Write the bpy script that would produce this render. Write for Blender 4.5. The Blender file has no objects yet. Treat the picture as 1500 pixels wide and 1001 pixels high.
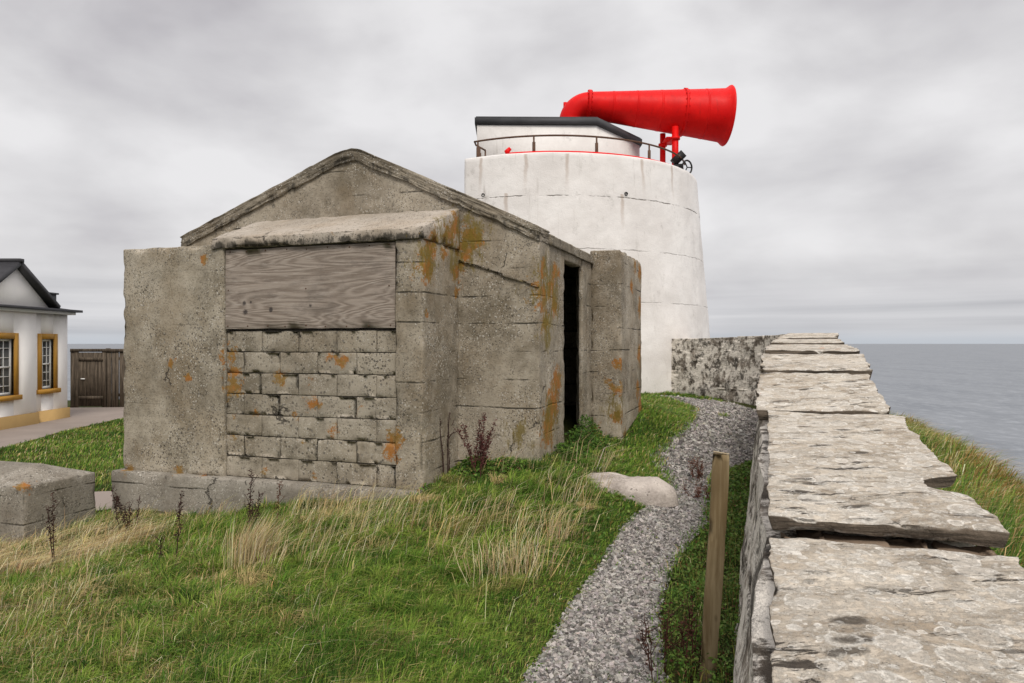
import bpy, math, random
import numpy as np
from mathutils import Vector

# ------------------------------------------------------------------ camera, world, sun
sc = bpy.context.scene
COL = sc.collection
F = 1075.0            # focal length in pixels of the 1500 px wide photo
CX, CY = 750.0, 503.0
cam_d = bpy.data.cameras.new('camera')
cam = bpy.data.objects.new('camera', cam_d)
COL.objects.link(cam)
cam.location = (0, 0, 0)
cam.rotation_euler = (math.radians(90), 0, 0)
cam_d.sensor_width = 36.0
cam_d.lens = 36.0 * F / 1500.0
cam_d.shift_y = 2.5 / 1500.0
cam_d.clip_start = 0.05
cam_d.clip_end = 200000.0
sc.camera = cam
sc.view_settings.view_transform = 'Standard'
sc.view_settings.look = 'None'
sc.view_settings.exposure = 0.0
sc.view_settings.gamma = 1.0
sc.render.engine = 'CYCLES'
sc.cycles.max_bounces = 6
sc.cycles.transparent_max_bounces = 8

SUN_EL, SUN_AZ = math.radians(50), math.radians(168)   # azimuth clockwise from +Y
sd = bpy.data.lights.new('sun', 'SUN')
sd.energy = 2.3
sd.angle = math.radians(20)
sd.color = (1.0, 0.95, 0.88)
sun = bpy.data.objects.new('sun', sd)
COL.objects.link(sun)
sun.location = (-10, -10, 20)
sdir = Vector((math.sin(SUN_AZ) * math.cos(SUN_EL), math.cos(SUN_AZ) * math.cos(SUN_EL), math.sin(SUN_EL)))
sun.rotation_euler = (-sdir).to_track_quat('-Z', 'Y').to_euler()

rng = np.random.default_rng(7)
random.seed(7)


# ------------------------------------------------------------------ node helpers
class NT:
    def __init__(s, tree):
        s.t = tree
        tree.nodes.clear()

    def n(s, typ, inp=None, **kw):
        nd = s.t.nodes.new(typ)
        for k, v in kw.items():
            setattr(nd, k, v)
        for k, v in (inp or {}).items():
            s.put(nd.inputs[k], v)
        return nd

    def put(s, sock, v):
        if isinstance(v, bpy.types.NodeSocket):
            s.t.links.new(v, sock)
        elif v is not None:
            if hasattr(sock.default_value, '__len__') and not hasattr(v, '__len__'):
                v = (v, v, v, 1)[:len(sock.default_value)]
            elif hasattr(v, '__len__') and len(sock.default_value) == 4 and len(v) == 3:
                v = (*v, 1)
            sock.default_value = v

    def m(s, op, a, b=None, c=None, clamp=False):
        nd = s.t.nodes.new('ShaderNodeMath')
        nd.operation = op
        nd.use_clamp = clamp
        for i, v in enumerate((a, b, c)):
            if v is not None:
                s.put(nd.inputs[i], v)
        return nd.outputs[0]

    def vm(s, op, a, b=None):
        nd = s.t.nodes.new('ShaderNodeVectorMath')
        nd.operation = op
        s.put(nd.inputs[0], a)
        if b is not None:
            s.put(nd.inputs[1], b)
        return nd.outputs['Value'] if op in ('LENGTH', 'DISTANCE', 'DOT_PRODUCT') else nd.outputs[0]

    def mix(s, f, a, b, blend='MIX'):
        nd = s.t.nodes.new('ShaderNodeMix')
        nd.data_type = 'RGBA'
        nd.blend_type = blend
        nd.clamp_factor = True
        s.put(nd.inputs[0], f)
        s.put(nd.inputs[6], a)
        s.put(nd.inputs[7], b)
        return nd.outputs[2]

    def noise(s, vec, scale, detail=4, rough=0.6, dist=0.0, col=False):
        nd = s.n('ShaderNodeTexNoise', {'Vector': vec, 'Scale': scale, 'Detail': detail, 'Roughness': rough, 'Distortion': dist})
        return nd.outputs[1 if col else 0]

    def vor(s, vec, scale, feature='F1', rnd=1.0, out='Distance'):
        nd = s.n('ShaderNodeTexVoronoi', {'Vector': vec, 'Scale': scale, 'Randomness': rnd}, feature=feature)
        return nd.outputs[out]

    def step(s, v, lo, hi):
        nd = s.n('ShaderNodeMapRange', {'Value': v, 'From Min': lo, 'From Max': hi, 'To Min': 0.0, 'To Max': 1.0}, interpolation_type='SMOOTHSTEP')
        return nd.outputs[0]

    def ramp(s, v, pts):
        nd = s.t.nodes.new('ShaderNodeValToRGB')
        s.put(nd.inputs[0], v)
        e = nd.color_ramp.elements
        while len(e) < len(pts):
            e.new(0.5)
        for q, (p, c) in zip(e, pts):
            q.position = p
            q.color = (*c, 1) if len(c) == 3 else c
        return nd.outputs[0]

    def map(s, vec, scale=(1, 1, 1), loc=(0, 0, 0), rot=(0, 0, 0)):
        return s.n('ShaderNodeMapping', {'Vector': vec, 'Scale': scale, 'Location': loc, 'Rotation': rot}).outputs[0]

    def xyz(s, vec):
        return s.n('ShaderNodeSeparateXYZ', {0: vec}).outputs

    def attr(s, name, out='Fac'):
        return s.n('ShaderNodeAttribute', attribute_name=name).outputs[out]

    def obj(s):
        return s.n('ShaderNodeTexCoord').outputs['Object']

    def pos(s):
        return s.n('ShaderNodeNewGeometry').outputs['Position']

    def bump(s, h, strength=0.5, dist=0.02):
        return s.n('ShaderNodeBump', {'Height': h, 'Strength': strength, 'Distance': dist}).outputs[0]

    def out(s, color, rough=0.8, normal=None, metal=0.0, spec=0.3, **more):
        b = s.n('ShaderNodeBsdfPrincipled', {'Base Color': color, 'Roughness': rough, 'Metallic': metal, 'Specular IOR Level': spec})
        if normal is not None:
            s.put(b.inputs['Normal'], normal)
        for k, v in more.items():
            s.put(b.inputs[k], v)
        o = s.n('ShaderNodeOutputMaterial')
        s.t.links.new(b.outputs[0], o.inputs[0])
        return b


def mat(name):
    m = bpy.data.materials.new(name)
    m.use_nodes = True
    return m, NT(m.node_tree)


# ------------------------------------------------------------------ world: overcast sky
w = bpy.data.worlds.new('World')
sc.world = w
w.use_nodes = True
W = NT(w.node_tree)
wd = W.n('ShaderNodeTexCoord').outputs['Generated']
wz = W.xyz(wd)[2]
sky = W.n('ShaderNodeTexSky', sky_type='NISHITA', sun_disc=False)
sky.sun_elevation = SUN_EL
sky.sun_rotation = SUN_AZ
sky.dust_density = 3.0
nz = W.m('POWER', W.m('MAXIMUM', wz, 0.0), 0.75)
cvec = W.n('ShaderNodeCombineXYZ', {0: W.xyz(wd)[0], 1: W.xyz(wd)[1], 2: W.m('MULTIPLY', nz, 1.7)}).outputs[0]
c1 = W.noise(W.map(cvec, loc=(2.55, 1.7, 0.4)), 1.7, 6, 0.46, 0.15)
c2 = W.noise(W.map(cvec, scale=(1, 1, 1.3), loc=(7.9, 0.2, 2.0)), 3.6, 6, 0.5, 0.2)
cn = W.m('ADD', W.m('ADD', W.m('MULTIPLY', c1, 0.70), W.m('MULTIPLY', c2, 0.30)), 0.010)
cc = W.ramp(cn, [(0.38, (0.40, 0.385, 0.408)), (0.46, (0.56, 0.543, 0.565)), (0.53, (0.71, 0.697, 0.708)), (0.60, (0.86, 0.848, 0.856))])
# low stratus streaks and the pale band over the sea
svec = W.n('ShaderNodeCombineXYZ', {0: W.m('MULTIPLY', W.xyz(wd)[0], 1.2), 1: 0.0, 2: W.m('MULTIPLY', wz, 26.0)}).outputs[0]
streak = W.noise(svec, 1.5, 5, 0.5, 0.3)
scol = W.ramp(streak, [(0.35, (0.50, 0.51, 0.54)), (0.5, (0.66, 0.665, 0.69)), (0.65, (0.79, 0.79, 0.81))])
low = W.m('SUBTRACT', 1.0, W.step(wz, 0.02, 0.12))
cc = W.mix(W.m('MULTIPLY', low, 0.85), cc, scol)
hz = W.m('SUBTRACT', 1.0, W.step(wz, 0.0, 0.022))
cc = W.mix(W.m('MULTIPLY', hz, 0.85), cc, (0.56, 0.60, 0.655))
zen = W.m('ADD', 1.0, W.m('MULTIPLY', W.step(wz, 0.42, 0.95), 1.0))
cc = W.vm('MULTIPLY', cc, W.n('ShaderNodeCombineXYZ', {0: zen, 1: zen, 2: zen}).outputs[0])
bg1 = W.n('ShaderNodeBackground', {'Color': sky.outputs[0], 'Strength': 0.08})
bg2 = W.n('ShaderNodeBackground', {'Color': cc, 'Strength': 1.0})
ms = W.n('ShaderNodeMixShader', {0: 0.94})
W.t.links.new(bg1.outputs[0], ms.inputs[1])
W.t.links.new(bg2.outputs[0], ms.inputs[2])
wo = W.n('ShaderNodeOutputWorld')
W.t.links.new(ms.outputs[0], wo.inputs[0])


# ------------------------------------------------------------------ numpy noise
def _hash(i, j, k, seed):
    h = (i.astype(np.int64) * 374761393 + j.astype(np.int64) * 668265263 + k.astype(np.int64) * 2147483647 + seed * 974711) & 0xffffffff
    h = ((h ^ (h >> 13)) * 1274126177) & 0xffffffff
    h = h ^ (h >> 16)
    return (h & 0xffff) / 65535.0


def vnoise(p, seed=0):
    p = np.asarray(p, float)
    f = np.floor(p)
    i, j, k = f[..., 0].astype(np.int64), f[..., 1].astype(np.int64), f[..., 2].astype(np.int64)
    t = p - f
    t = t * t * (3 - 2 * t)
    x, y, z = t[..., 0], t[..., 1], t[..., 2]
    r = 0
    for di in (0, 1):
        for dj in (0, 1):
            for dk in (0, 1):
                r = r + _hash(i + di, j + dj, k + dk, seed) * (x if di else 1 - x) * (y if dj else 1 - y) * (z if dk else 1 - z)
    return r


def fbm(p, octaves=4, seed=0, gain=0.5):
    p = np.asarray(p, float)
    a, s, tot = 1.0, 0, 0
    for o in range(octaves):
        s = s + a * vnoise(p * (2.03 ** o) + 17.7 * o, seed + o)
        tot += a
        a *= gain
    return s / tot


def n2(x, y, s, seed=0, oc=4):
    x = np.asarray(x, float)
    return fbm(np.stack([x * s, np.asarray(y, float) * s, np.zeros_like(x) + 0.37], -1), oc, seed)


def smooth(x, a, b):
    t = np.clip((np.asarray(x, float) - a) / (b - a), 0, 1)
    return t * t * (3 - 2 * t)


# ------------------------------------------------------------------ object helpers
def tag(o, label=None, cat=None, group=None, kind=None):
    if label: o['label'] = label
    if cat: o['category'] = cat
    if group: o['group'] = group
    if kind: o['kind'] = kind
    return o


def thing(name, label, cat, loc=(0, 0, 0), rotz=0.0, group=None):
    o = bpy.data.objects.new(name, None)
    COL.objects.link(o)
    o.location = loc
    o.rotation_euler = (0, 0, rotz)
    o.empty_display_size = 0.2
    return tag(o, label, cat, group)


class MB:
    """collects vertices and faces, then links them as ONE mesh object"""
    def __init__(s):
        s.v, s.f, s.n, s.c = [], [], 0, []

    def add(s, v, faces, col=None):
        v = np.asarray(v, float)
        s.v.append(v)
        for q in faces:
            q = np.asarray(q, np.int64)
            if len(q):
                s.f.append(q + s.n)
        if col is not None:
            c = np.asarray(col, float)
            s.c.append(np.broadcast_to(c, (len(v), 3)) if c.ndim == 1 else c)
        s.n += len(v)
        return s

    def build(s, name, material, parent=None, off=(0, 0, 0), flat=False, attrs=None):
        V = np.concatenate(s.v)
        me = bpy.data.meshes.new(name)
        me.vertices.add(len(V))
        me.vertices.foreach_set('co', (V - np.asarray(off, float)).astype(np.float32).ravel())
        loops = np.concatenate([q.ravel() for q in s.f])
        tot = np.concatenate([np.full(len(q), q.shape[1]) for q in s.f])
        start = np.concatenate([[0], np.cumsum(tot)[:-1]])
        me.loops.add(len(loops))
        me.loops.foreach_set('vertex_index', loops.astype(np.int32))
        me.polygons.add(len(tot))
        me.polygons.foreach_set('loop_start', start.astype(np.int32))
        me.polygons.foreach_set('loop_total', tot.astype(np.int32))
        me.polygons.foreach_set('use_smooth', np.full(len(tot), not flat))
        me.update(calc_edges=True)
        if s.c:
            C4 = np.concatenate([np.concatenate(s.c), np.ones((len(V), 1))], 1)
            a = me.attributes.new('tint', 'FLOAT_COLOR', 'POINT')
            a.data.foreach_set('color', C4.astype(np.float32).ravel())
        for k, fn in (attrs or {}).items():
            a = me.attributes.new(k, 'FLOAT', 'POINT')
            a.data.foreach_set('value', np.asarray(fn(V), np.float32))
        me.materials.append(material)
        o = bpy.data.objects.new(name, me)
        COL.objects.link(o)
        if parent is not None:
            o.parent = parent
        else:
            o.location = off
        return o


def rbox(lo, hi, seg=0.06, r=0.012, rough=0.004, chip=0.012, warp=None, seed=0, nf=5.0):
    """box with rounded, chipped edges and a slightly uneven skin -> verts, quads"""
    lo, hi = np.asarray(lo, float), np.asarray(hi, float)
    r = min(r, 0.45 * float(np.min(hi - lo)))
    ax = []
    for k in range(3):
        n = max(2, int(math.ceil((hi[k] - lo[k] - 2 * r) / seg)) + 1)
        ax.append(np.concatenate([[lo[k]], np.linspace(lo[k] + r, hi[k] - r, n), [hi[k]]]))
    N = [len(a) for a in ax]
    quads = []
    for k in range(3):
        a, b = [(1, 2), (2, 0), (0, 1)][k]
        I, J = np.meshgrid(np.arange(N[a] - 1), np.arange(N[b] - 1), indexing='ij')
        I, J = I.ravel(), J.ravel()
        for side in (0, 1):
            q = []
            order = [(0, 0), (1, 0), (1, 1), (0, 1)]
            if side == 0:
                order = order[::-1]
            for di, dj in order:
                idx = [None] * 3
                idx[k] = np.full_like(I, (N[k] - 1) * side)
                idx[a] = I + di
                idx[b] = J + dj
                q.append((idx[0] * N[1] + idx[1]) * N[2] + idx[2])
            quads.append(np.stack(q, 1))
    Q = np.concatenate(quads)
    u, inv = np.unique(Q, return_inverse=True)
    Fc = inv.reshape(-1, 4)
    P = np.stack([ax[0][u // (N[1] * N[2])], ax[1][(u // N[2]) % N[1]], ax[2][u % N[2]]], 1)
    q = np.clip(P, lo + r, hi - r)
    d = P - q
    edge = (np.abs(d) > 1e-9).sum(1) >= 2
    ln = np.linalg.norm(d, axis=1, keepdims=True)
    nrm = d / np.maximum(ln, 1e-9)
    P = q + nrm * r
    near = np.sort(np.minimum(P - lo, hi - P), axis=1)[:, 1]
    ef = np.clip(1 - near / 0.05, 0, 1)
    ch = chip * ef * np.clip((fbm(P * 9.0, 3, seed + 5) - 0.45) * 5, 0, 2.2)
    P = P - nrm * ch[:, None]
    P = P + nrm * (rough * 2 * (fbm(P * nf, 4, seed) - 0.5))[:, None]
    if warp is not None:
        P = warp(P)
    return P, [Fc]


def lathe(profile, org, axis, nseg=48, cap0=True, cap1=True):
    axis = np.asarray(axis, float)
    axis = axis / np.linalg.norm(axis)
    h = np.array([0, 0, 1.0]) if abs(axis[2]) < 0.9 else np.array([1.0, 0, 0])
    e1 = np.cross(axis, h)
    e1 /= np.linalg.norm(e1)
    e2 = np.cross(axis, e1)
    th = np.linspace(0, 2 * np.pi, nseg, endpoint=False)
    ring = np.cos(th)[:, None] * e1 + np.sin(th)[:, None] * e2
    V = np.concatenate([np.asarray(org, float) + axis * s_ + ring * r_ for s_, r_ in profile])
    m = len(profile)
    i = np.arange(nseg)
    j = (i + 1) % nseg
    quads = np.concatenate([np.stack([k * nseg + i, k * nseg + j, (k + 1) * nseg + j, (k + 1) * nseg + i], 1) for k in range(m - 1)])
    fs = [quads]
    if cap0: fs.append(i[::-1][None])
    if cap1: fs.append(((m - 1) * nseg + i)[None])
    return V, fs


def tube(pts, rad, nseg=8, caps=True):
    pts = np.asarray(pts, float)
    rad = np.broadcast_to(np.asarray(rad, float), (len(pts),))
    tan = np.gradient(pts, axis=0)
    tan /= np.maximum(np.linalg.norm(tan, axis=1, keepdims=True), 1e-9)
    up = np.array([0, 0, 1.0])
    if abs(tan[0] @ up) > 0.95: up = np.array([1.0, 0, 0])
    V = []
    e1 = np.cross(tan[0], up)
    e1 /= np.linalg.norm(e1)
    th = np.linspace(0, 2 * np.pi, nseg, endpoint=False)
    for p, t, r_ in zip(pts, tan, rad):
        e1 = e1 - t * (e1 @ t)
        e1 /= max(np.linalg.norm(e1), 1e-9)
        e2 = np.cross(t, e1)
        V.append(p + r_ * (np.cos(th)[:, None] * e1 + np.sin(th)[:, None] * e2))
    V = np.concatenate(V)
    i = np.arange(nseg)
    j = (i + 1) % nseg
    fs = [np.concatenate([np.stack([k * nseg + i, k * nseg + j, (k + 1) * nseg + j, (k + 1) * nseg + i], 1) for k in range(len(pts) - 1)])]
    if caps:
        fs += [i[::-1][None], ((len(pts) - 1) * nseg + i)[None]]
    return V, fs


def prism(poly, z0, z1):
    poly = np.asarray(poly, float)
    n = len(poly)
    V = np.concatenate([np.c_[poly, np.full(n, z0)], np.c_[poly, np.full(n, z1)]])
    i = np.arange(n)
    j = (i + 1) % n
    return V, [np.stack([i, j, j + n, i + n], 1), i[::-1][None], (i + n)[None]]


def box(x0, x1, y0, y1, z0, z1):
    return prism([(x0, y0), (x1, y0), (x1, y1), (x0, y1)], z0, z1)


def inside(poly, x, y):
    poly = np.asarray(poly, float)
    r = np.zeros(np.shape(x), bool)
    n = len(poly)
    for k in range(n):
        x0, y0 = poly[k]
        x1, y1 = poly[(k + 1) % n]
        if y0 == y1: continue
        c = ((y0 > y) != (y1 > y)) & (x < (x1 - x0) * (y - y0) / (y1 - y0) + x0)
        r ^= c
    return r


def ray(px, py):
    return np.array([(px - CX) / F, 1.0, (CY - py) / F])


# ------------------------------------------------------------------ the lie of the land (heights are relative to eye level)
WA = np.array([0.3254, 0.9456])     # direction of the sea wall and of the hut's long side
WR = np.array([0.9456, -0.3254])    # to its right
ctrl = np.array([
    (0.0, -3.0, -1.95), (0.0, 0.0, -1.82), (0.45, 3.7, -1.72), (1.1, 5.9, -1.62), (1.55, 8.2, -1.51), (3.1, 11.8, -1.32), (3.4, 15, -1.18),
    (-0.85, 6.95, -1.42), (-4.3, 8.1, -1.92), (-2.6, 7.45, -1.70), (0.28, 7.5, -1.20), (-0.45, 7.6, -1.30), (0.9, 8.6, -1.33),
    (1.44, 9.6, -1.30), (2.05, 11.3, -1.04), (2.2, 13.2, -1.12), (-2.9, 4.1, -1.92), (-1.3, 3.7, -1.78), (-1.5, 5.5, -1.62), (-3.2, 6.0, -1.86),
    (-5.0, 7.6, -2.10), (-4.9, 8.5, -2.12), (-6.5, 6.0, -2.2), (-11, 16, -2.32), (-13.7, 19.7, -2.34), (-13.8, 22.7, -2.32), (-12, 26, -2.3), (-15, 26, -2.32),
    (-8, 14, -2.26), (-6, 20, -2.25), (-6, 11, -2.15), (1, 16.2, -1.15), (4.2, 17.5, -1.12), (-3, 20, -1.6), (2, 26, -1.3), (-8, 28, -2.2),
    (-18, 12, -2.35), (-20, 28, -2.4), (-8, 2, -2.3), (-16, 2, -2.5), (-6, -4, -2.2), (-4, 12, -1.95), (7, 14, -1.0), (8, 22, -1.1), (1.6, 2.0, -1.78)])


def _U(r2):
    return np.where(r2 > 1e-12, r2 * np.log(np.maximum(r2, 1e-12)), 0)


_n = len(ctrl)
_A = np.zeros((_n + 3, _n + 3))
_d = ctrl[:, None, :2] - ctrl[None, :, :2]
_A[:_n, :_n] = _U((_d ** 2).sum(-1)) + np.eye(_n) * 0.05
_A[:_n, _n] = 1
_A[:_n, _n + 1:] = ctrl[:, :2]
_A[_n:, :_n] = _A[:_n, _n:].T
_w = np.linalg.solve(_A, np.concatenate([ctrl[:, 2], np.zeros(3)]))


def H_in(x, y):
    x, y = np.asarray(x, float), np.asarray(y, float)
    z = np.full(x.shape, _w[_n]) + _w[_n + 1] * x + _w[_n + 2] * y
    for k in range(_n):
        z = z + _w[k] * _U((x - ctrl[k, 0]) ** 2 + (y - ctrl[k, 1]) ** 2)
    return np.clip(z, -3.2, -0.8)


# wall line (its inner top edge) and height of its top
WLINE = np.array([(-1.03, -3.0), (-0.344, -1.0), (0.0, 0.0), (0.86, 2.5), (1.72, 5.0), (2.83, 8.0), (3.88, 10.6), (4.55, 12.0), (4.92, 13.0), (4.88, 13.95), (4.52, 14.95), (4.02, 15.95), (3.47, 16.9)])


def resample(P, step):
    # smooth the corner, then even steps
    for _ in range(2):
        Q = [P[0]]
        for a, b in zip(P[:-1], P[1:]):
            Q += [0.75 * a + 0.25 * b, 0.25 * a + 0.75 * b]
        P = np.array(Q + [P[-1]])
    s = np.concatenate([[0], np.cumsum(np.linalg.norm(np.diff(P, axis=0), axis=1))])
    t = np.arange(0, s[-1], step)
    return np.stack([np.interp(t, s, P[:, 0]), np.interp(t, s, P[:, 1])], 1), t


WP, WS = resample(WLINE, 0.05)
WT = np.gradient(WP, axis=0)
WT /= np.linalg.norm(WT, axis=1, keepdims=True)
WN = np.stack([WT[:, 1], -WT[:, 0]], 1)      # to the right


def wall_pt(s, l):
    s, l = np.asarray(s, float), np.asarray(l, float)
    x = np.interp(s, WS, WP[:, 0]) + l * np.interp(s, WS, WN[:, 0])
    y = np.interp(s, WS, WP[:, 1]) + l * np.interp(s, WS, WN[:, 1])
    return x, y


S0 = float(WS[np.argmin(np.abs(WP[:, 1]) + (WP[:, 1] > 2) * 9)])     # arc length where the wall passes the camera


def s_of_D(D):
    m = slice(0, int(np.argmax(WP[:, 1] > 14.5)))
    return np.interp(D, WP[m, 1], WS[m])


_ZT_D = np.array([-3, 0, 1.5, 2.44, 4.40, 4.7, 5.34, 6.3, 8.0, 10.0, 12.7])
_ZT_Z = np.array([-1.1, -0.85, -0.705, -0.615, -0.405, -0.345, -0.215, -0.105, -0.03, 0.04, 0.165])
_ZT_S = np.concatenate([s_of_D(_ZT_D), [WS[-1]]])
_ZT_Z2 = np.concatenate([_ZT_Z, [0.09]])


def wall_top(s):
    return np.interp(s, _ZT_S, _ZT_Z2)


def wall_dist(x, y):
    """signed distance right of the wall's inner edge (approximate, vectorised)"""
    x, y = np.asarray(x, float), np.asarray(y, float)
    sh = x.shape
    x, y = x.ravel(), y.ravel()
    best = np.full(x.shape, 1e9)
    idx = np.zeros(x.shape, int)
    for k in range(0, len(WP), 4):
        d = (x - WP[k, 0]) ** 2 + (y - WP[k, 1]) ** 2
        m = d < best
        best[m] = d[m]
        idx[m] = k
    l = (x - WP[idx, 0]) * WN[idx, 0] + (y - WP[idx, 1]) * WN[idx, 1]
    return l.reshape(sh), WS[idx].reshape(sh)


def H(x, y, lumps=True):
    x, y = np.asarray(x, float), np.asarray(y, float)
    z = H_in(x, y)
    if lumps:
        lm = smooth(-x + 0.2 * y, 0.6, 1.6) * (1 - smooth(y, 8.5, 12))
        z = z + lm * (-0.085 + 0.16 * (n2(x, y, 0.9, 3) - 0.5) + 0.09 * (n2(x, y, 2.6, 9) - 0.5))
    l, s = wall_dist(x, y)
    # seaward side: a strip of turf that rolls over into the cliff
    D = np.clip(y, 0, 14)
    zr = np.interp(D, [0, 2, 3, 5.5, 8, 13], [-1.05, -0.98, -0.92, -0.76, -0.88, -1.20])
    dd = np.maximum(l - 0.7, 0)
    br = 0.65 + 0.12 * np.sin(y * 0.9) + 0.35 * (n2(x, y, 0.8, 21) - 0.5)
    zs = zr - 0.20 * dd + 0.14 * (n2(x, y, 1.7, 31) - 0.5)
    over = np.maximum(dd - br, 0)
    zs = zs - 0.45 * over - 0.35 * np.maximum(over - 0.4, 0) - 0.9 * np.maximum(over - 2.0, 0)
    k = smooth(l, 0.30, 0.45)
    z = z * (1 - k) + zs * k
    # the headland ends: falls away to the sea behind and to the left
    z = z - 1.1 * np.maximum(y - 31, 0) - 1.0 * np.maximum(-24 - x, 0) - 1.0 * np.maximum(-12 - y, 0)
    tail = np.maximum(x + 0.0 - 9.5, 0) * smooth(y, 12, 16)
    z = z - 1.1 * tail
    return np.maximum(z, -76.5)


def gp(px, py, lumps=False):
    """where the sight line through a point of the photo meets the ground"""
    d = ray(px, py)
    t = np.arange(1.2, 45, 0.02)
    h = H(d[0] * t, t, lumps)
    k = np.argmax(d[2] * t < h)
    return np.array([d[0] * t[k], t[k], h[k]])


# ------------------------------------------------------------------ materials
def concrete(name, c0, c1, speck=0.75, lines=0.85, brown=0.42, scale=1.0):
    m, N = mat(name)
    p = N.obj()
    ps = N.map(p, scale=(scale,) * 3)
    big = N.noise(ps, 1.1, 5, 0.6, 0.3)
    mid = N.noise(ps, 5.5, 6, 0.65)
    fine = N.noise(ps, 45, 4, 0.7)
    c = N.mix(N.step(N.m('ADD', N.m('MULTIPLY', big, 0.6), N.m('MULTIPLY', mid, 0.4)), 0.36, 0.62), c0, c1)
    # brownish weathering, strongest in patches
    bw = N.step(N.noise(N.map(ps, loc=(4, 9, 2)), 1.7, 5, 0.65), 0.42, 0.68)
    c = N.mix(N.m('MULTIPLY', bw, brown), c, (c0[0] * 1.02, c0[1] * 0.86, c0[2] * 0.66))
    # exposed aggregate: pale and dark grains
    vcol = N.xyz(N.vor(ps, 70, out='Color'))
    vd = N.vor(ps, 70)
    vcol2 = N.xyz(N.vor(N.map(ps, loc=(3, 3, 3)), 28, out='Color'))
    vd2 = N.vor(N.map(ps, loc=(3, 3, 3)), 28)
    expo = N.step(N.noise(N.map(ps, loc=(1, 5, 7)), 2.3, 5, 0.7), 0.36, 0.60)
    pale = N.m('MULTIPLY', N.m('GREATER_THAN', vcol[0], 0.72), N.m('LESS_THAN', vd, 0.42))
    dark = N.m('MULTIPLY', N.m('LESS_THAN', vcol[1], 0.22), N.m('LESS_THAN', vd, 0.45))
    pale2 = N.m('MULTIPLY', N.m('GREATER_THAN', vcol2[0], 0.80), N.m('LESS_THAN', vd2, 0.30))
    dark2 = N.m('MULTIPLY', N.m('LESS_THAN', vcol2[1], 0.16), N.m('LESS_THAN', vd2, 0.33))
    c = N.mix(N.m('MULTIPLY', N.m('MULTIPLY', pale, expo), speck), c, (0.60, 0.56, 0.49))
    c = N.mix(N.m('MULTIPLY', N.m('MULTIPLY', pale2, expo), speck), c, (0.55, 0.52, 0.46))
    c = N.mix(N.m('MULTIPLY', N.m('MULTIPLY', dark, N.m('ADD', N.m('MULTIPLY', expo, 0.7), 0.3)), 0.75), c, (0.045, 0.04, 0.032))
    c = N.mix(N.m('MULTIPLY', N.m('MULTIPLY', dark2, expo), 0.7), c, (0.06, 0.052, 0.042))
    # dark weathering: fine pitted blotches and long damp stains
    pt = N.step(N.noise(N.map(ps, loc=(7, 3, 3)), 21, 8, 0.82), 0.545, 0.66)
    c = N.mix(N.m('MULTIPLY', pt, 0.5), c, (0.075, 0.064, 0.048))
    dmp = N.step(N.noise(N.map(ps, loc=(5, 5, 1), scale=(1.6, 1.6, 0.55)), 1.6, 7, 0.72, 0.3), 0.50, 0.70)
    c = N.mix(N.m('MULTIPLY', dmp, 0.24), c, (0.105, 0.092, 0.074))
    lt_ = N.step(N.noise(N.map(ps, loc=(1, 8, 6), scale=(1, 1, 0.8)), 2.6, 8, 0.78), 0.54, 0.70)
    c = N.mix(N.m('MULTIPLY', lt_, 0.35), c, (0.50, 0.455, 0.38))
    # form-board joints
    z = N.m('ADD', N.xyz(p)[2], N.m('MULTIPLY', N.noise(p, 1.3, 3), 0.05))
    fr = N.m('FRACT', N.m('DIVIDE', z, 0.29))
    ln = N.m('SUBTRACT', 1.0, N.step(N.m('ABSOLUTE', N.m('SUBTRACT', fr, 0.5)), 0.012, 0.045))
    lmask = N.step(N.noise(N.map(p, loc=(8, 1, 3), scale=(1, 1, 2.5)), 1.5, 5, 0.7), 0.47, 0.60)
    ln = N.m('MULTIPLY', ln, lmask)
    c = N.mix(N.m('MULTIPLY', ln, lines), c, (0.05, 0.045, 0.035))
    # each pour has its own tone
    pour = N.noise(N.n('ShaderNodeCombineXYZ', {0: 0.0, 1: 0.0, 2: N.m('FLOOR', N.m('DIVIDE', z, 0.58))}).outputs[0], 3.7, 1)
    c = N.mix(0.35, c, N.vm('MULTIPLY', c, N.n('ShaderNodeCombineXYZ', {0: N.m('MULTIPLY', pour, 2.0), 1: N.m('MULTIPLY', pour, 2.0), 2: N.m('MULTIPLY', pour, 2.0)}).outputs[0]))
    # black algae, hairline cracks
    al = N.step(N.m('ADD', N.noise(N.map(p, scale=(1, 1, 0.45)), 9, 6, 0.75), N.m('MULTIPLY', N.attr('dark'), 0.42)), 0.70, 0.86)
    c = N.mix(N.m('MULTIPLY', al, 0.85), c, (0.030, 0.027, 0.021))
    wv = N.vm('ADD', p, N.vm('MULTIPLY', N.noise(p, 3.0, 5, 0.6, col=True), (0.35, 0.35, 0.35)))
    cr = N.m('SUBTRACT', 1.0, N.step(N.vor(wv, 1.15, 'DISTANCE_TO_EDGE'), 0.003, 0.012))
    crm = N.step(N.noise(N.map(p, loc=(2, 2, 9)), 1.3, 3), 0.60, 0.65)
    cr = N.m('MULTIPLY', cr, crm)
    c = N.mix(N.m('MULTIPLY', cr, 0.8), c, (0.035, 0.03, 0.025))
    # lichen and rust where it was painted on by weather
    la = N.attr('lich')
    lt = N.m('MULTIPLY', N.step(N.m('ADD', la, N.m('MULTIPLY', N.m('SUBTRACT', N.noise(p, 13, 8, 0.8), 0.5), 3.4)), 0.50, 0.72), N.m('GREATER_THAN', la, 0.06))
    lcol = N.mix(N.step(N.noise(p, 6, 3), 0.4, 0.6), (0.34, 0.125, 0.012), (0.24, 0.135, 0.025))
    c = N.mix(N.m('MULTIPLY', lt, 0.85), c, lcol)
    tiny = N.m('MULTIPLY', N.m('GREATER_THAN', N.noise(N.map(p, loc=(6, 6, 1)), 11, 5, 0.7), 0.715), 0.55)
    c = N.mix(tiny, c, (0.27, 0.135, 0.022))
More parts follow.
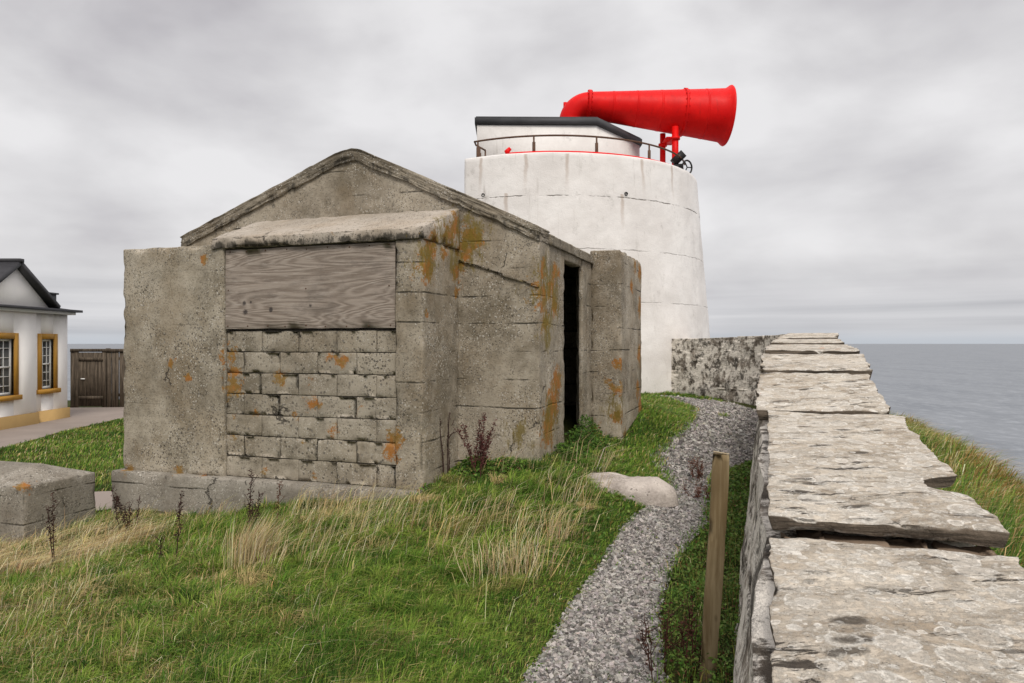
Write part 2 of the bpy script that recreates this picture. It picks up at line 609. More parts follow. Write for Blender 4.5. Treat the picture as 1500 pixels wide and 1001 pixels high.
    ma = N.attr('moss')
    moss = N.m('MULTIPLY', N.step(N.m('ADD', ma, N.m('MULTIPLY', N.m('SUBTRACT', N.noise(N.map(p, scale=(1, 1, 0.35)), 14, 8, 0.8), 0.5), 3.4)), 0.62, 0.95), N.m('GREATER_THAN', ma, 0.06))
    c = N.mix(N.m('MULTIPLY', moss, 0.75), c, (0.17, 0.125, 0.022))
    h = N.m('ADD', N.m('MULTIPLY', fine, 0.5), N.m('MULTIPLY', mid, 0.8))
    h = N.m('SUBTRACT', h, N.m('MULTIPLY', N.m('ADD', dark, dark2), 0.35))
    h = N.m('ADD', h, N.m('MULTIPLY', pale, 0.2))
    h = N.m('SUBTRACT', h, N.m('MULTIPLY', N.m('ADD', N.m('MULTIPLY', ln, lines), cr), 0.9))
    N.out(c, 0.92, N.bump(h, 0.8, 0.012), spec=0.15)
    return m


M_CONC = concrete('weathered concrete', (0.195, 0.165, 0.120), (0.425, 0.372, 0.293))
M_CONC_B = concrete('pitted concrete', (0.205, 0.175, 0.128), (0.435, 0.385, 0.305), speck=0.8, lines=0.12)
M_CONC_D = concrete('dark eroded concrete', (0.12, 0.102, 0.075), (0.30, 0.26, 0.20), speck=0.85, lines=0.1)
M_CONC_G = concrete('grey concrete', (0.175, 0.155, 0.126), (0.31, 0.282, 0.238), speck=0.6, brown=0.2)
M_BLOCK = concrete('concrete blockwork', (0.200, 0.171, 0.126), (0.405, 0.358, 0.285), speck=0.5, lines=0.0, brown=0.3)
M_SLAB_C = concrete('canopy concrete', (0.33, 0.285, 0.23), (0.46, 0.405, 0.34), speck=0.3, lines=0.0, brown=0.3)


def plain(name, c, rough=0.7, var=0.25, scale=8.0, bump=0.2, metal=0.0, spec=0.3):
    m, N = mat(name)
    p = N.obj()
    v = N.noise(p, scale, 5, 0.6)
    cc_ = N.mix(v, tuple(x * (1 - var) for x in c), tuple(min(1, x * (1 + var)) for x in c))
    N.out(cc_, rough, N.bump(N.noise(p, scale * 6, 4), bump, 0.01), metal, spec)
    return m


# white tower paint: chalky, streaked, with lift joints
M_TOWER, N = mat('weathered white paint')
p = N.pos()
px_, py_, pz_ = N.xyz(p)
ang = N.m('ARCTAN2', N.m('SUBTRACT', py_, 19.95), N.m('SUBTRACT', px_, 1.0))
cyl = N.n('ShaderNodeCombineXYZ', {0: N.m('MULTIPLY', ang, 3.9), 1: 0.0, 2: pz_}).outputs[0]
c = N.mix(N.step(N.noise(p, 0.9, 5, 0.6), 0.35, 0.65), (0.70, 0.665, 0.63), (0.80, 0.77, 0.735))
st = N.step(N.noise(N.map(cyl, scale=(3.5, 1, 0.5)), 1.6, 7, 0.7, 0.4), 0.56, 0.78)
c = N.mix(N.m('MULTIPLY', st, 0.6), c, (0.42, 0.385, 0.34))
st2 = N.step(N.noise(N.map(p, scale=(1, 1, 0.7), loc=(3, 8, 1)), 3.2, 9, 0.82), 0.55, 0.70)
c = N.mix(N.m('MULTIPLY', st2, 0.7), c, (0.45, 0.425, 0.395))
sp = N.m('MULTIPLY', N.m('GREATER_THAN', N.noise(p, 9, 6, 0.8), 0.685), 0.7)
c = N.mix(sp, c, (0.22, 0.19, 0.16))
rs = None
for ax_a, ztop in ((-1.86, 3.3), (-1.2, 3.3), (-2.02, 4.15), (-1.52, 4.15), (-1.75, 4.15), (-1.05, 4.15), (-0.8, 4.15)):
    da = N.m('ABSOLUTE', N.m('SUBTRACT', N.m('ADD', ang, N.m('MULTIPLY', N.m('SUBTRACT', N.noise(p, 3.0, 3), 0.5), 0.03)), ax_a))
    r1 = N.m('MULTIPLY', N.m('SUBTRACT', 1.0, N.step(da, 0.003, 0.016)), N.m('MULTIPLY', N.step(pz_, ztop - 1.0, ztop), N.m('LESS_THAN', pz_, ztop)))
    rs = r1 if rs is None else N.m('MAXIMUM', rs, r1)
c = N.mix(N.m('MULTIPLY', rs, 0.5), c, (0.33, 0.22, 0.14))
wob = N.m('ADD', pz_, N.m('MULTIPLY', N.m('SUBTRACT', N.noise(cyl, 2.5, 6, 0.7), 0.5), 0.10))
tot = None
for zz, amt in ((3.22, 1.0), (2.05, 0.55), (0.9, 0.4)):
    l_ = N.m('SUBTRACT', 1.0, N.step(N.m('ABSOLUTE', N.m('SUBTRACT', wob, zz)), 0.004, 0.016))
    l_ = N.m('MULTIPLY', N.m('MULTIPLY', l_, N.step(N.noise(N.map(p, loc=(zz, 0, 0)), 1.8, 4, 0.7), 0.40, 0.55)), amt)
    tot = l_ if tot is None else N.m('MAXIMUM', tot, l_)
c = N.mix(N.m('MULTIPLY', tot, 0.9), c, (0.13, 0.11, 0.09))
h = N.m('ADD', N.m('MULTIPLY', N.noise(p, 5, 6, 0.6), 0.7), N.m('MULTIPLY', N.noise(p, 40, 4), 0.25))
N.out(c, 0.75, N.bump(N.m('SUBTRACT', h, tot), 0.55, 0.03), spec=0.25)

M_RED, N = mat('red gloss paint')
p = N.obj()
c = N.mix(N.step(N.noise(p, 2.0, 6, 0.65), 0.35, 0.7), (0.66, 0.003, 0.003), (0.80, 0.007, 0.005))
c = N.mix(N.m('MULTIPLY', N.step(N.noise(N.map(p, scale=(3, 3, 0.8)), 4, 7, 0.78), 0.54, 0.74), 0.75), c, (0.36, 0.008, 0.006))
c = N.mix(N.m('MULTIPLY', N.step(N.noise(N.map(p, loc=(4, 1, 2), scale=(2, 2, 0.9)), 3, 6, 0.7), 0.58, 0.78), 0.35), c, (0.85, 0.06, 0.04))
c = N.mix(N.m('MULTIPLY', N.m('GREATER_THAN', N.noise(p, 16, 5, 0.75), 0.70), 0.55), c, (0.16, 0.03, 0.015))
N.out(c, N.m('ADD', 0.36, N.m('MULTIPLY', N.noise(p, 5, 4), 0.25)), N.bump(N.noise(p, 9, 4), 0.08, 0.02), spec=0.16)
M_ROOFT = plain('grey roof felt', (0.055, 0.055, 0.058), 0.6, 0.5, 3.0)
M_RUST = plain('rusty brown rail', (0.10, 0.052, 0.030), 0.7, 0.5, 14)
M_BLACK = plain('black machinery', (0.012, 0.011, 0.011), 0.5, 0.3, 10)
M_SLATE = plain('dark slate', (0.045, 0.044, 0.048), 0.55, 0.45, 5)
M_WHITE = plain('white harl', (0.88, 0.845, 0.81), 0.85, 0.06, 3.0, 0.5)
M_OCHRE = plain('ochre paint', (0.46, 0.235, 0.035), 0.6, 0.12, 5)
M_OCHRE2 = plain('pale ochre base course', (0.52, 0.335, 0.13), 0.75, 0.12, 5)
M_SASH = plain('white sash paint', (0.78, 0.77, 0.74), 0.5, 0.04, 8)
M_DARKIN = plain('dark vent', (0.010, 0.009, 0.008), 0.9, 0.2, 8)
M_GLASS, N = mat('window glass')
N.out((0.012, 0.014, 0.015), 0.06, spec=0.6)

# plywood board
M_PLY, N = mat('weathered plywood')
p = N.obj()
kx, ky, kz = N.xyz(p)
pp = N.n('ShaderNodeCombineXYZ', {0: N.m('MULTIPLY', kx, 0.34), 1: 0.0, 2: N.m('MULTIPLY', kz, 2.9)}).outputs[0]
wn = N.noise(pp, 1.3, 3, 0.45, 0.6)
rings = N.m('FRACT', N.m('MULTIPLY', N.m('ADD', wn, N.m('MULTIPLY', N.noise(N.map(p, scale=(1, 1, 8)), 5, 4), 0.015)), 19.0))
tri = N.m('ABSOLUTE', N.m('SUBTRACT', N.m('MULTIPLY', rings, 2.0), 1.0))
grain = N.noise(N.map(p, scale=(2.0, 1, 60)), 3.0, 5, 0.6)
c = N.mix(N.step(tri, 0.1, 0.9), (0.20, 0.158, 0.125), (0.33, 0.275, 0.228))
c = N.mix(N.m('MULTIPLY', N.step(grain, 0.4, 0.65), 0.5), c, (0.36, 0.312, 0.268))
c = N.mix(N.m('MULTIPLY', N.step(N.noise(N.map(p, scale=(1, 1, 2)), 2.1, 7, 0.7), 0.48, 0.66), 0.5), c, (0.13, 0.108, 0.09))
c = N.mix(N.m('MULTIPLY', N.step(N.noise(N.map(p, loc=(3, 3, 3), scale=(1.5, 1, 14)), 2.6, 6, 0.7), 0.54, 0.66), 0.6), c, (0.43, 0.38, 0.33))
for kx_, kz_, kr in ((-2.07, 0.42, 0.035), (-1.99, 0.43, 0.022), (-2.06, 0.325, 0.04), (-1.74, 0.345, 0.035), (-1.26, 0.38, 0.026)):
    dk = N.vm('LENGTH', N.vm('MULTIPLY', N.vm('SUBTRACT', p, (kx_, 0.0, kz_ + 1.95)), (1.0, 0.0, 1.0)))
    dk = N.m('ADD', dk, N.m('MULTIPLY', N.m('SUBTRACT', N.noise(p, 26, 4, 0.7), 0.5), 0.05))
    c = N.mix(N.m('MULTIPLY', N.m('SUBTRACT', 1.0, N.step(dk, kr * 0.3, kr)), 0.85), c, (0.035, 0.03, 0.03))
N.out(c, 0.8, N.bump(N.m('ADD', tri, grain), 0.5, 0.004), spec=0.2)


def wood(name, c0, c1, axis=2, spec=0.2):
    m, N = mat(name)
    p = N.obj()
    s = [26, 26, 26]
    s[axis] = 1.6
    g = N.noise(N.map(p, scale=tuple(s)), 1.0, 6, 0.65, 0.4)
    c = N.mix(N.step(g, 0.35, 0.66), c0, c1)
    c = N.mix(N.m('MULTIPLY', N.step(N.noise(p, 3.5, 4), 0.5, 0.75), 0.4), c, tuple(x * 0.6 for x in c0))
    kn = N.vor(N.map(p, scale=(4, 4, 1.9)), 1.7)
    c = N.mix(N.m('MULTIPLY', N.m('SUBTRACT', 1.0, N.step(kn, 0.03, 0.10)), 0.7), c, tuple(x * 0.45 for x in c0))
    N.out(c, 0.8, N.bump(g, 0.35, 0.006), spec=spec)
    return m


M_POST = wood('new fence post timber', (0.155, 0.108, 0.052), (0.275, 0.212, 0.120))
M_POST_END = wood('sawn end timber', (0.36, 0.28, 0.17), (0.50, 0.41, 0.28))
M_FENCE = wood('old fence boards', (0.045, 0.034, 0.024), (0.135, 0.105, 0.075))

# lichen-covered flagstone
M_FLAG, N = mat('lichened flagstone')
p = N.pos()
wp = N.vm('ADD', p, N.vm('MULTIPLY', N.vm('SUBTRACT', N.noise(p, 7, 5, 0.7, col=True), (0.5, 0.5, 0.5)), (0.035, 0.035, 0.035)))
strat = N.noise(N.map(p, rot=(0, 0, 0.33), scale=(1.2, 3.4, 6)), 2.8, 9, 0.76, 0.3)
c = N.mix(N.step(strat, 0.34, 0.62), (0.25, 0.21, 0.165), (0.60, 0.54, 0.455))
c = N.mix(N.m('MULTIPLY', N.step(N.noise(N.map(p, loc=(5, 2, 1)), 1.7, 6, 0.7), 0.45, 0.62), 0.55), c, (0.31, 0.245, 0.175))
ri = N.n('ShaderNodeObjectInfo').outputs['Random']
c = N.mix(0.55, c, N.vm('MULTIPLY', c, N.mix(ri, (0.92, 0.90, 0.87), (1.18, 1.15, 1.09))))
ringm = None
for sc_, thr, lo in ((9.0, 0.30, (0, 0, 0)), (15.0, 0.30, (3.3, 1.7, 0.2)), (28.0, 0.35, (1.1, 4.7, 2.2))):
    vv = N.n('ShaderNodeTexVoronoi', {'Vector': N.map(wp, loc=lo), 'Scale': sc_, 'Randomness': 1.0}, feature='F1')
    vr = N.xyz(vv.outputs['Color'])
    rad = N.m('MULTIPLY', N.m('SUBTRACT', vr[0], thr), 0.95)      # only some cells carry a patch
    d = N.m('SUBTRACT', vv.outputs['Distance'], rad)
    ins = N.m('SUBTRACT', 1.0, N.step(d, -0.03, 0.02))
    rim = N.m('SUBTRACT', 1.0, N.step(N.m('ABSOLUTE', N.m('ADD', d, 0.045)), 0.015, 0.075))
    rim = N.m('MULTIPLY', rim, ins)
    tone = N.mix(vr[1], (0.42, 0.38, 0.32), (0.70, 0.655, 0.58))
    c = N.mix(N.m('MULTIPLY', ins, 0.55), c, tone)
    rims = rim if ringm is None else N.m('MAXIMUM', ringm, rim)
    ringm = rims
crust = N.step(N.noise(p, 30, 8, 0.8), 0.46, 0.60)
c = N.mix(N.m('MULTIPLY', crust, 0.5), c, (0.74, 0.70, 0.62))
grit = N.step(N.noise(N.map(p, loc=(3, 1, 8), rot=(0, 0, 0.33), scale=(0.7, 1.6, 1.6)), 42, 8, 0.85), 0.53, 0.66)
c = N.mix(N.m('MULTIPLY', grit, 0.55), c, (0.17, 0.138, 0.105))
ov = N.n('ShaderNodeTexVoronoi', {'Vector': N.map(wp, rot=(0, 0, 0.33), scale=(1.0, 2.3, 2.0), loc=(5, 5, 5)), 'Scale': 4.2, 'Randomness': 1.0}, feature='F1')
ovr = N.xyz(ov.outputs['Color'])
oval = N.m('MULTIPLY', N.m('SUBTRACT', 1.0, N.step(N.m('ADD', ov.outputs['Distance'], N.m('MULTIPLY', N.m('SUBTRACT', N.noise(p, 40, 5, 0.8), 0.5), 0.35)), 0.12, 0.26)), N.m('GREATER_THAN', ovr[0], 0.55))
c = N.mix(N.m('MULTIPLY', oval, 0.85), c, (0.075, 0.062, 0.048))
pit = N.step(N.noise(N.map(p, rot=(0, 0, 0.33), scale=(0.7, 2.3, 3)), 7.0, 7, 0.74, 0.4), 0.585, 0.63)
pm = N.step(N.noise(N.map(p, loc=(9, 9, 1)), 2.2, 3), 0.36, 0.54)
pit = N.m('MULTIPLY', pit, pm)
c = N.mix(N.m('MULTIPLY', pit, 0.92), c, (0.045, 0.036, 0.028))
c = N.mix(N.m('MULTIPLY', N.m('MULTIPLY', ringm, N.step(N.noise(p, 34, 6, 0.75), 0.38, 0.56)), 0.6), c, (0.84, 0.80, 0.72))
spk = N.m('MULTIPLY', N.m('GREATER_THAN', N.noise(p, 75, 4, 0.75), 0.635), 0.7)
c = N.mix(spk, c, (0.10, 0.085, 0.07))
yl = N.xyz(p)[1]
ora = N.m('MULTIPLY', N.m('GREATER_THAN', N.noise(N.map(p, loc=(2, 3, 4)), 8, 4, 0.6), 0.685), N.step(yl, 5.6, 6.6))
c = N.mix(N.m('MULTIPLY', ora, 0.85), c, (0.50, 0.15, 0.02))
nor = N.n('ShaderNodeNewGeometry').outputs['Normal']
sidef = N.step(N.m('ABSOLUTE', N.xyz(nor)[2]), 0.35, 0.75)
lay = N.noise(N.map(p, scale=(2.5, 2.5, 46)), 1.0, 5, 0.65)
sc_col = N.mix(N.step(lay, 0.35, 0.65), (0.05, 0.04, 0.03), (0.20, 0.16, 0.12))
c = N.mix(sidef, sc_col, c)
h = N.m('ADD', N.m('MULTIPLY', strat, 0.9), N.m('MULTIPLY', N.noise(p, 60, 4, 0.7), 0.18))
h = N.m('SUBTRACT', h, N.m('MULTIPLY', N.m('ADD', pit, oval), 0.5))
h = N.m('ADD', h, N.m('MULTIPLY', crust, 0.12))
h = N.m('ADD', h, N.m('MULTIPLY', N.m('SUBTRACT', 1.0, sidef), N.m('MULTIPLY', lay, 0.8)))
N.out(c, 0.9, N.bump(h, 0.9, 0.018), spec=0.15)

M_PACK = plain('brown packing stone', (0.20, 0.145, 0.10), 0.9, 0.5, 14, 0.6)
# rubble faces, old limewash
M_RUB, N = mat('limewashed rubble')
p = N.pos()
n1 = N.noise(p, 3.4, 7, 0.72, 0.4)
c = N.mix(N.step(n1, 0.40, 0.60), (0.085, 0.070, 0.055), (0.27, 0.232, 0.19))
lime = N.step(N.noise(N.map(p, loc=(2, 7, 5)), 4.2, 8, 0.78, 0.3), 0.43, 0.54)
c = N.mix(N.m('MULTIPLY', lime, 0.9), c, (0.76, 0.705, 0.62))
drk = N.step(N.noise(N.map(p, loc=(8, 2, 2)), 3.0, 8, 0.78), 0.52, 0.60)
c = N.mix(N.m('MULTIPLY', drk, 0.85), c, (0.030, 0.025, 0.020))
N.out(c, 0.92, N.bump(N.m('ADD', N.noise(p, 14, 6, 0.7), N.m('MULTIPLY', N.noise(N.map(p, scale=(1, 1, 5)), 6, 4), 0.7)), 0.9, 0.03), spec=0.12)

# ground
M_SOIL, N = mat('turf soil')
p = N.pos()
g = N.noise(p, 1.2, 5, 0.6)
c = N.mix(N.step(g, 0.35, 0.65), (0.030, 0.042, 0.010), (0.062, 0.070, 0.018))
c = N.mix(N.m('MULTIPLY', N.step(N.noise(p, 3.5, 6, 0.7), 0.52, 0.68), 0.5), c, (0.105, 0.085, 0.035))
N.out(c, 0.95, N.bump(N.noise(p, 30, 5, 0.7), 1.0, 0.05), spec=0.1)
M_GRAVEL_BED, N = mat('gravel bed')
p = N.pos()
vc = N.xyz(N.vor(p, 55, out='Color'))
c = N.mix(vc[0], (0.12, 0.11, 0.097), (0.36, 0.335, 0.305))
c = N.mix(N.step(N.noise(p, 3.0, 5, 0.7), 0.5, 0.66), c, (0.10, 0.08, 0.056))
N.out(c, 0.9, N.bump(N.vor(p, 55), 1.0, 0.02), spec=0.15)
M_STONE, N = mat('grey gravel')
c = N.mix(N.step(N.noise(N.pos(), 60, 3), 0.3, 0.7), N.attr('tint', 'Color'), N.vm('MULTIPLY', N.attr('tint', 'Color'), (0.72, 0.72, 0.72)))
N.out(c, 0.85, spec=0.2)
M_PAVE = plain('pinkish concrete paving', (0.27, 0.225, 0.195), 0.9, 0.22, 1.2, 0.4)
M_ROCK, N = mat('pale lichened rock')
p = N.obj()
c = N.mix(N.step(N.noise(p, 4, 7, 0.7), 0.35, 0.62), (0.33, 0.285, 0.25), (0.58, 0.515, 0.455))
c = N.mix(N.m('MULTIPLY', N.step(N.noise(N.map(p, loc=(4, 4, 4)), 9, 6, 0.7), 0.55, 0.65), 0.6), c, (0.68, 0.61, 0.54))
c = N.mix(N.m('MULTIPLY', N.step(N.noise(p, 16, 5, 0.7), 0.62, 0.68), 0.8), c, (0.06, 0.05, 0.04))
N.out(c, 0.9, N.bump(N.noise(p, 18, 7, 0.7), 0.9, 0.03), spec=0.15)


def leafmat(name, trans=0.3, rough=0.6, up=0.42):
    m, N = mat(name)
    col = N.attr('tint', 'Color')
    nn = N.n('ShaderNodeNewGeometry').outputs['Normal']
    nn = N.vm('NORMALIZE', N.vm('ADD', N.vm('MULTIPLY', nn, (up, up, up)), (0.0, 0.0, 1.0 - up)))
    b = N.n('ShaderNodeBsdfPrincipled', {'Base Color': col, 'Roughness': rough, 'Specular IOR Level': 0.2, 'Normal': nn})
    t = N.n('ShaderNodeBsdfTranslucent', {'Color': col})
    x = N.n('ShaderNodeMixShader', {0: trans})
    N.t.links.new(b.outputs[0], x.inputs[1])
    N.t.links.new(t.outputs[0], x.inputs[2])
    o = N.n('ShaderNodeOutputMaterial')
    N.t.links.new(x.outputs[0], o.inputs[0])
    return m


M_GRASS = leafmat('grass blades')
M_LEAF = leafmat('weed leaves', 0.25)
M_STEM = leafmat('dry stems', 0.05, 0.8, 0.9)

M_SEA, N = mat('sea water')
p = N.pos()
w1 = N.noise(N.map(p, scale=(1.0, 0.55, 1)), 0.10, 6, 0.65)
w2 = N.noise(N.map(p, scale=(1.0, 0.30, 1)), 0.012, 5, 0.6)
c = N.mix(N.step(w2, 0.35, 0.65), (0.13, 0.145, 0.165), (0.175, 0.19, 0.21))
c = N.mix(N.m('MULTIPLY', N.step(w1, 0.45, 0.75), 0.75), c, (0.30, 0.32, 0.345))
N.out(c, 0.42, N.bump(w1, 0.8, 1.2), spec=0.35)

# ------------------------------------------------------------------ setting: terrain, sea, path
def grid_obj(name, X, Y, zf, material):
    XX, YY = np.meshgrid(X, Y, indexing='ij')
    ZZ = zf(XX, YY)
    V = np.stack([XX.ravel(), YY.ravel(), ZZ.ravel()], 1)
    nx, ny = len(X), len(Y)
    I, J = np.meshgrid(np.arange(nx - 1), np.arange(ny - 1), indexing='ij')
    a = (I * ny + J).ravel()
    b = MB().add(V, [np.stack([a, a + ny, a + ny + 1, a + 1], 1)])
    return b.build(name, material)


gx = np.concatenate([np.arange(-100, -30, 7), np.arange(-30, -8, 0.6), np.arange(-8, 8, 0.12), np.arange(8, 14, 0.4), np.arange(14, 85, 4)])
gy = np.concatenate([np.arange(-85, -14, 7), np.arange(-14, 1.5, 0.5), np.arange(1.5, 14, 0.12), np.arange(14, 36, 0.45), np.arange(36, 110, 6)])
terrain = grid_obj('terrain', gx, gy, H, M_SOIL)
tag(terrain, kind='structure', label='grassy clifftop ground of the headland', cat='ground')

sea_z = -76.0
e = np.concatenate([-np.geomspace(90000, 60, 30), np.geomspace(60, 90000, 30)])
sea = grid_obj('sea', e, e, lambda x, y: np.full_like(x, sea_z), M_SEA)
tag(sea, kind='structure', label='grey open sea reaching to the horizon', cat='sea')

PATH = [(1080, 735, 965), (1000, 778, 962), (950, 814, 958), (900, 838, 957), (850, 872, 972), (800, 905, 1003), (772, 922, 1028), (748, 950, 1032), (735, 972, 1036),
        (715, 976, 1040), (700, 972, 1044), (670, 964, 1060), (655, 980, 1076), (635, 1003, 1097), (615, 1012, 1102), (602, 1018, 1099), (592, 997, 1066), (586, 972, 1022), (582, 944, 975)]
Lp = np.array([(-0.75, -3.0), (-0.45, 0.5)] + [tuple(gp(l, y)[:2]) for y, l, r in PATH])
Rp = np.array([(-0.05, -3.0), (0.28, 0.5)] + [tuple(gp(r, y)[:2]) for y, l, r in PATH])
for k in range(len(Rp)):        # beyond the bend the gravel runs right up to the wall
    if 8.8 < Rp[k, 1] < 13.2:
        Rp[k, 0] = max(Rp[k, 0], float(np.interp(Rp[k, 1], WP[:int(np.argmax(WP[:, 1] > 13.5)), 1], WP[:int(np.argmax(WP[:, 1] > 13.5)), 0])) - 0.14)
PATH_POLY = np.concatenate([Lp, Rp[::-1]])
b = MB()
K, Mx = 12, 8
tt = np.linspace(0, len(Lp) - 1, (len(Lp) - 1) * K + 1)
ii = np.arange(len(Lp))
Lf = np.stack([np.interp(tt, ii, Lp[:, k]) for k in (0, 1)], 1)
Rf = np.stack([np.interp(tt, ii, Rp[:, k]) for k in (0, 1)], 1)
u = np.linspace(-0.06, 1.06, Mx + 1)
XY = Lf[:, None] * (1 - u)[None, :, None] + Rf[:, None] * u[None, :, None]
Z = H(XY[..., 0], XY[..., 1]) + 0.012
V = np.concatenate([XY, Z[..., None]], -1).reshape(-1, 3)
I, J = np.meshgrid(np.arange(len(tt) - 1), np.arange(Mx), indexing='ij')
a = (I * (Mx + 1) + J).ravel()
b.add(V, [np.stack([a, a + 1, a + Mx + 2, a + Mx + 1], 1)])
tag(b.build('gravel_path', M_GRAVEL_BED), kind='structure', label='narrow gravel path curving up beside the wall', cat='path')


def scatter_path(n, spread=0.04):
    i = rng.random(n) * (len(Lf) - 1)
    k = np.arange(len(Lf))
    l = np.stack([np.interp(i, k, Lf[:, q]) for q in (0, 1)], 1)
    r = np.stack([np.interp(i, k, Rf[:, q]) for q in (0, 1)], 1)
    t = rng.random(n) * (1 + 2 * spread) - spread + rng.normal(0, 0.03, n)
    return l * (1 - t)[:, None] + r * t[:, None]


def stones(P, size, cols):
    n = len(P)
    cube = np.array([(x, y, z) for x in (-1, 1) for y in (-1, 1) for z in (-1, 1)], float)
    fc = np.array([(0, 1, 3, 2), (4, 6, 7, 5), (0, 4, 5, 1), (2, 3, 7, 6), (0, 2, 6, 4), (1, 5, 7, 3)])
    v = cube[None] * (0.6 + 0.55 * rng.random((n, 8, 3)))
    v = v * (size[:, None] * (0.6 + 0.8 * rng.random((n, 3))) * np.array([1, 1, 0.55]))[:, None, :]
    q = rng.normal(size=(n, 4)) * np.array([1.0, 0.35, 0.35, 1.0])
    q /= np.linalg.norm(q, axis=1, keepdims=True)
    w_, x, y, z = q.T
    R = np.stack([np.stack([1 - 2 * (y * y + z * z), 2 * (x * y - z * w_), 2 * (x * z + y * w_)], -1),
                  np.stack([2 * (x * y + z * w_), 1 - 2 * (x * x + z * z), 2 * (y * z - x * w_)], -1),
                  np.stack([2 * (x * z - y * w_), 2 * (y * z + x * w_), 1 - 2 * (x * x + y * y)], -1)], -2)
    v = np.einsum('nij,nkj->nki', R, v) + P[:, None, :]
    f = (fc[None] + (np.arange(n) * 8)[:, None, None]).reshape(-1, 4)
    return v.reshape(-1, 3), [f], np.repeat(cols, 8, 0)


XY = np.concatenate([scatter_path(95000)])
XY = XY[XY[:, 1] > 2.6]
dn = XY[:, 1]
keep = (rng.random(len(XY)) < np.clip(7.0 / dn, 0.35, 1)) & (rng.random(len(XY)) < 0.35 + 0.9 * smooth(n2(XY[:, 0], XY[:, 1], 2.2, 333), 0.28, 0.46))
XY, dn = XY[keep], dn[keep]
sz = np.clip(0.0072 * np.exp(0.38 * rng.normal(size=len(XY))), 0.004, 0.020) * np.clip(dn / 6.0, 1.0, 1.7)
gcol = (0.11 + 0.48 * rng.random((len(XY), 1)) ** 1.3) * np.array([[1.0, 0.925, 0.85]]) * (1 + 0.025 * rng.normal(size=(len(XY), 3)))
P3 = np.c_[XY, H(XY[:, 0], XY[:, 1]) + 0.014 + 0.006 * rng.random(len(XY))]
v, f, cl = stones(P3, sz, np.clip(gcol, 0.02, 0.6))
o = MB().add(v, f, cl).build('gravel', M_STONE, flat=True)
tag(o, 'loose grey chippings covering the narrow path', 'gravel', kind='stuff')

# pavement by the white house and the short branch behind the hut
def strip(name, Lq, Rq, material, label, cat):
    Lq, Rq = np.array(Lq, float), np.array(Rq, float)
    t = np.linspace(0, len(Lq) - 1, 30)
    ii = np.arange(len(Lq))
    a_ = np.stack([np.interp(t, ii, Lq[:, k]) for k in (0, 1)], 1)
    b_ = np.stack([np.interp(t, ii, Rq[:, k]) for k in (0, 1)], 1)
    u = np.linspace(0, 1, 12)
    XY = a_[:, None] * (1 - u)[None, :, None] + b_[:, None] * u[None, :, None]
    V = np.concatenate([XY, (H(XY[..., 0], XY[..., 1]) + 0.03)[..., None]], -1).reshape(-1, 3)
    I, J = np.meshgrid(np.arange(29), np.arange(11), indexing='ij')
    a = (I * 12 + J).ravel()
    o = MB().add(V, [np.stack([a, a + 1, a + 13, a + 12], 1)]).build(name, material)
    return tag(o, label, cat, kind='structure')


PAVE_L = [(-14.0, 8.0), (-13.9, 14.0), (-14.0, 19.7), (-14.1, 22.6), (-17, 24.5), (-17, 26.2)]
PAVE_R = [(-10.0, 8.0), tuple(gp(0, 660)[:2]), tuple(gp(90, 634)[:2]), tuple(gp(178, 614)[:2]), (-10.5, 23.6), (-9.5, 26.2)]
strip('pavement', PAVE_L, PAVE_R, M_PAVE, 'pinkish concrete paving along the white house', 'pavement')
strip('footpath', [(-9.0, 10.9), (-6.5, 10.8), (-4.0, 10.3)], [(-9.0, 9.9), (-6.4, 9.85), (-3.9, 9.4)], M_PAVE, 'strip of paving between block and hut', 'footpath')

# ------------------------------------------------------------------ concrete hut
HC = np.array([-0.853, 7.0])
HZ = -1.95
HROT = math.atan2(WR[1], WR[0])
hut = thing('concrete_hut', 'derelict grey concrete gabled hut with a boarded window beside the gravel path', 'hut', (HC[0], HC[1], HZ), HROT)
HOFF = (0, 0, HZ)


def hut_world(a, v):
    return HC[0] + a * WR[0] + v * WA[0], HC[1] + a * WR[1] + v * WA[1]


def hut_local(x, y):
    dx, dy = np.asarray(x) - HC[0], np.asarray(y) - HC[1]
    return dx * WR[0] + dy * WR[1], dx * WA[0] + dy * WA[1]


def on_v(px, py, v):        # photo point on a plane parallel to the hut's front -> a, v, z
    d = ray(px, py)
    dA = d[:2] @ WA
    t = (v + HC @ WA) / dA
    return np.array([t * (d[:2] @ WR) - HC @ WR, v, t * d[2]])


def on_a(px, py, a):        # ... on a plane parallel to its side
    d = ray(px, py)
    t = (a + HC @ WR) / (d[:2] @ WR)
    return np.array([a, t * (d[:2] @ WA) - HC @ WA, t * d[2]])


LICH = [(on_v(x, y, 0.0), r) for x, y, r in (
    (334, 520, .09), (338, 545, .08), (340, 566, .10), (336, 575, .06), (405, 553, .08), (410, 562, .05), (299, 382, .05), (455, 556, .05), (500, 528, .07), (478, 522, .05), (455, 592, .08),
    (370, 606, .05), (340, 610, .05), (430, 610, .05), (520, 602, .05), (576, 645, .10), (570, 660, .09), (577, 672, .06), (482, 630, .06), (251, 532, .045), (275, 552, .045), (338, 640, .05),
    (262, 690, .06), (190, 690, .07), (385, 690, .05), (300, 700, .04), (440, 650, .05), (455, 700, .04))]
LICH += [(on_a(x, y, 0.0), r) for x, y, r in ((630, 368, .12), (626, 395, .12), (634, 350, .10), (655, 345, .13), (664, 330, .12), (650, 372, .07), (668, 400, .10), (668, 430, .06), (625, 460, .04))]
LICH += [(on_v(x, y, 0.876), r) for x, y, r in ((690, 350, .12), (680, 365, .10), (705, 345, .08))]
LICH += [(on_a(x, y, 0.897), r) for x, y, r in ((794, 430, .14), (797, 470, .13), (806, 425, .12), (814, 400, .12), (812, 445, .12), (796, 395, .10), (810, 590, .2), (803, 630, .2), (816, 560, .16))]
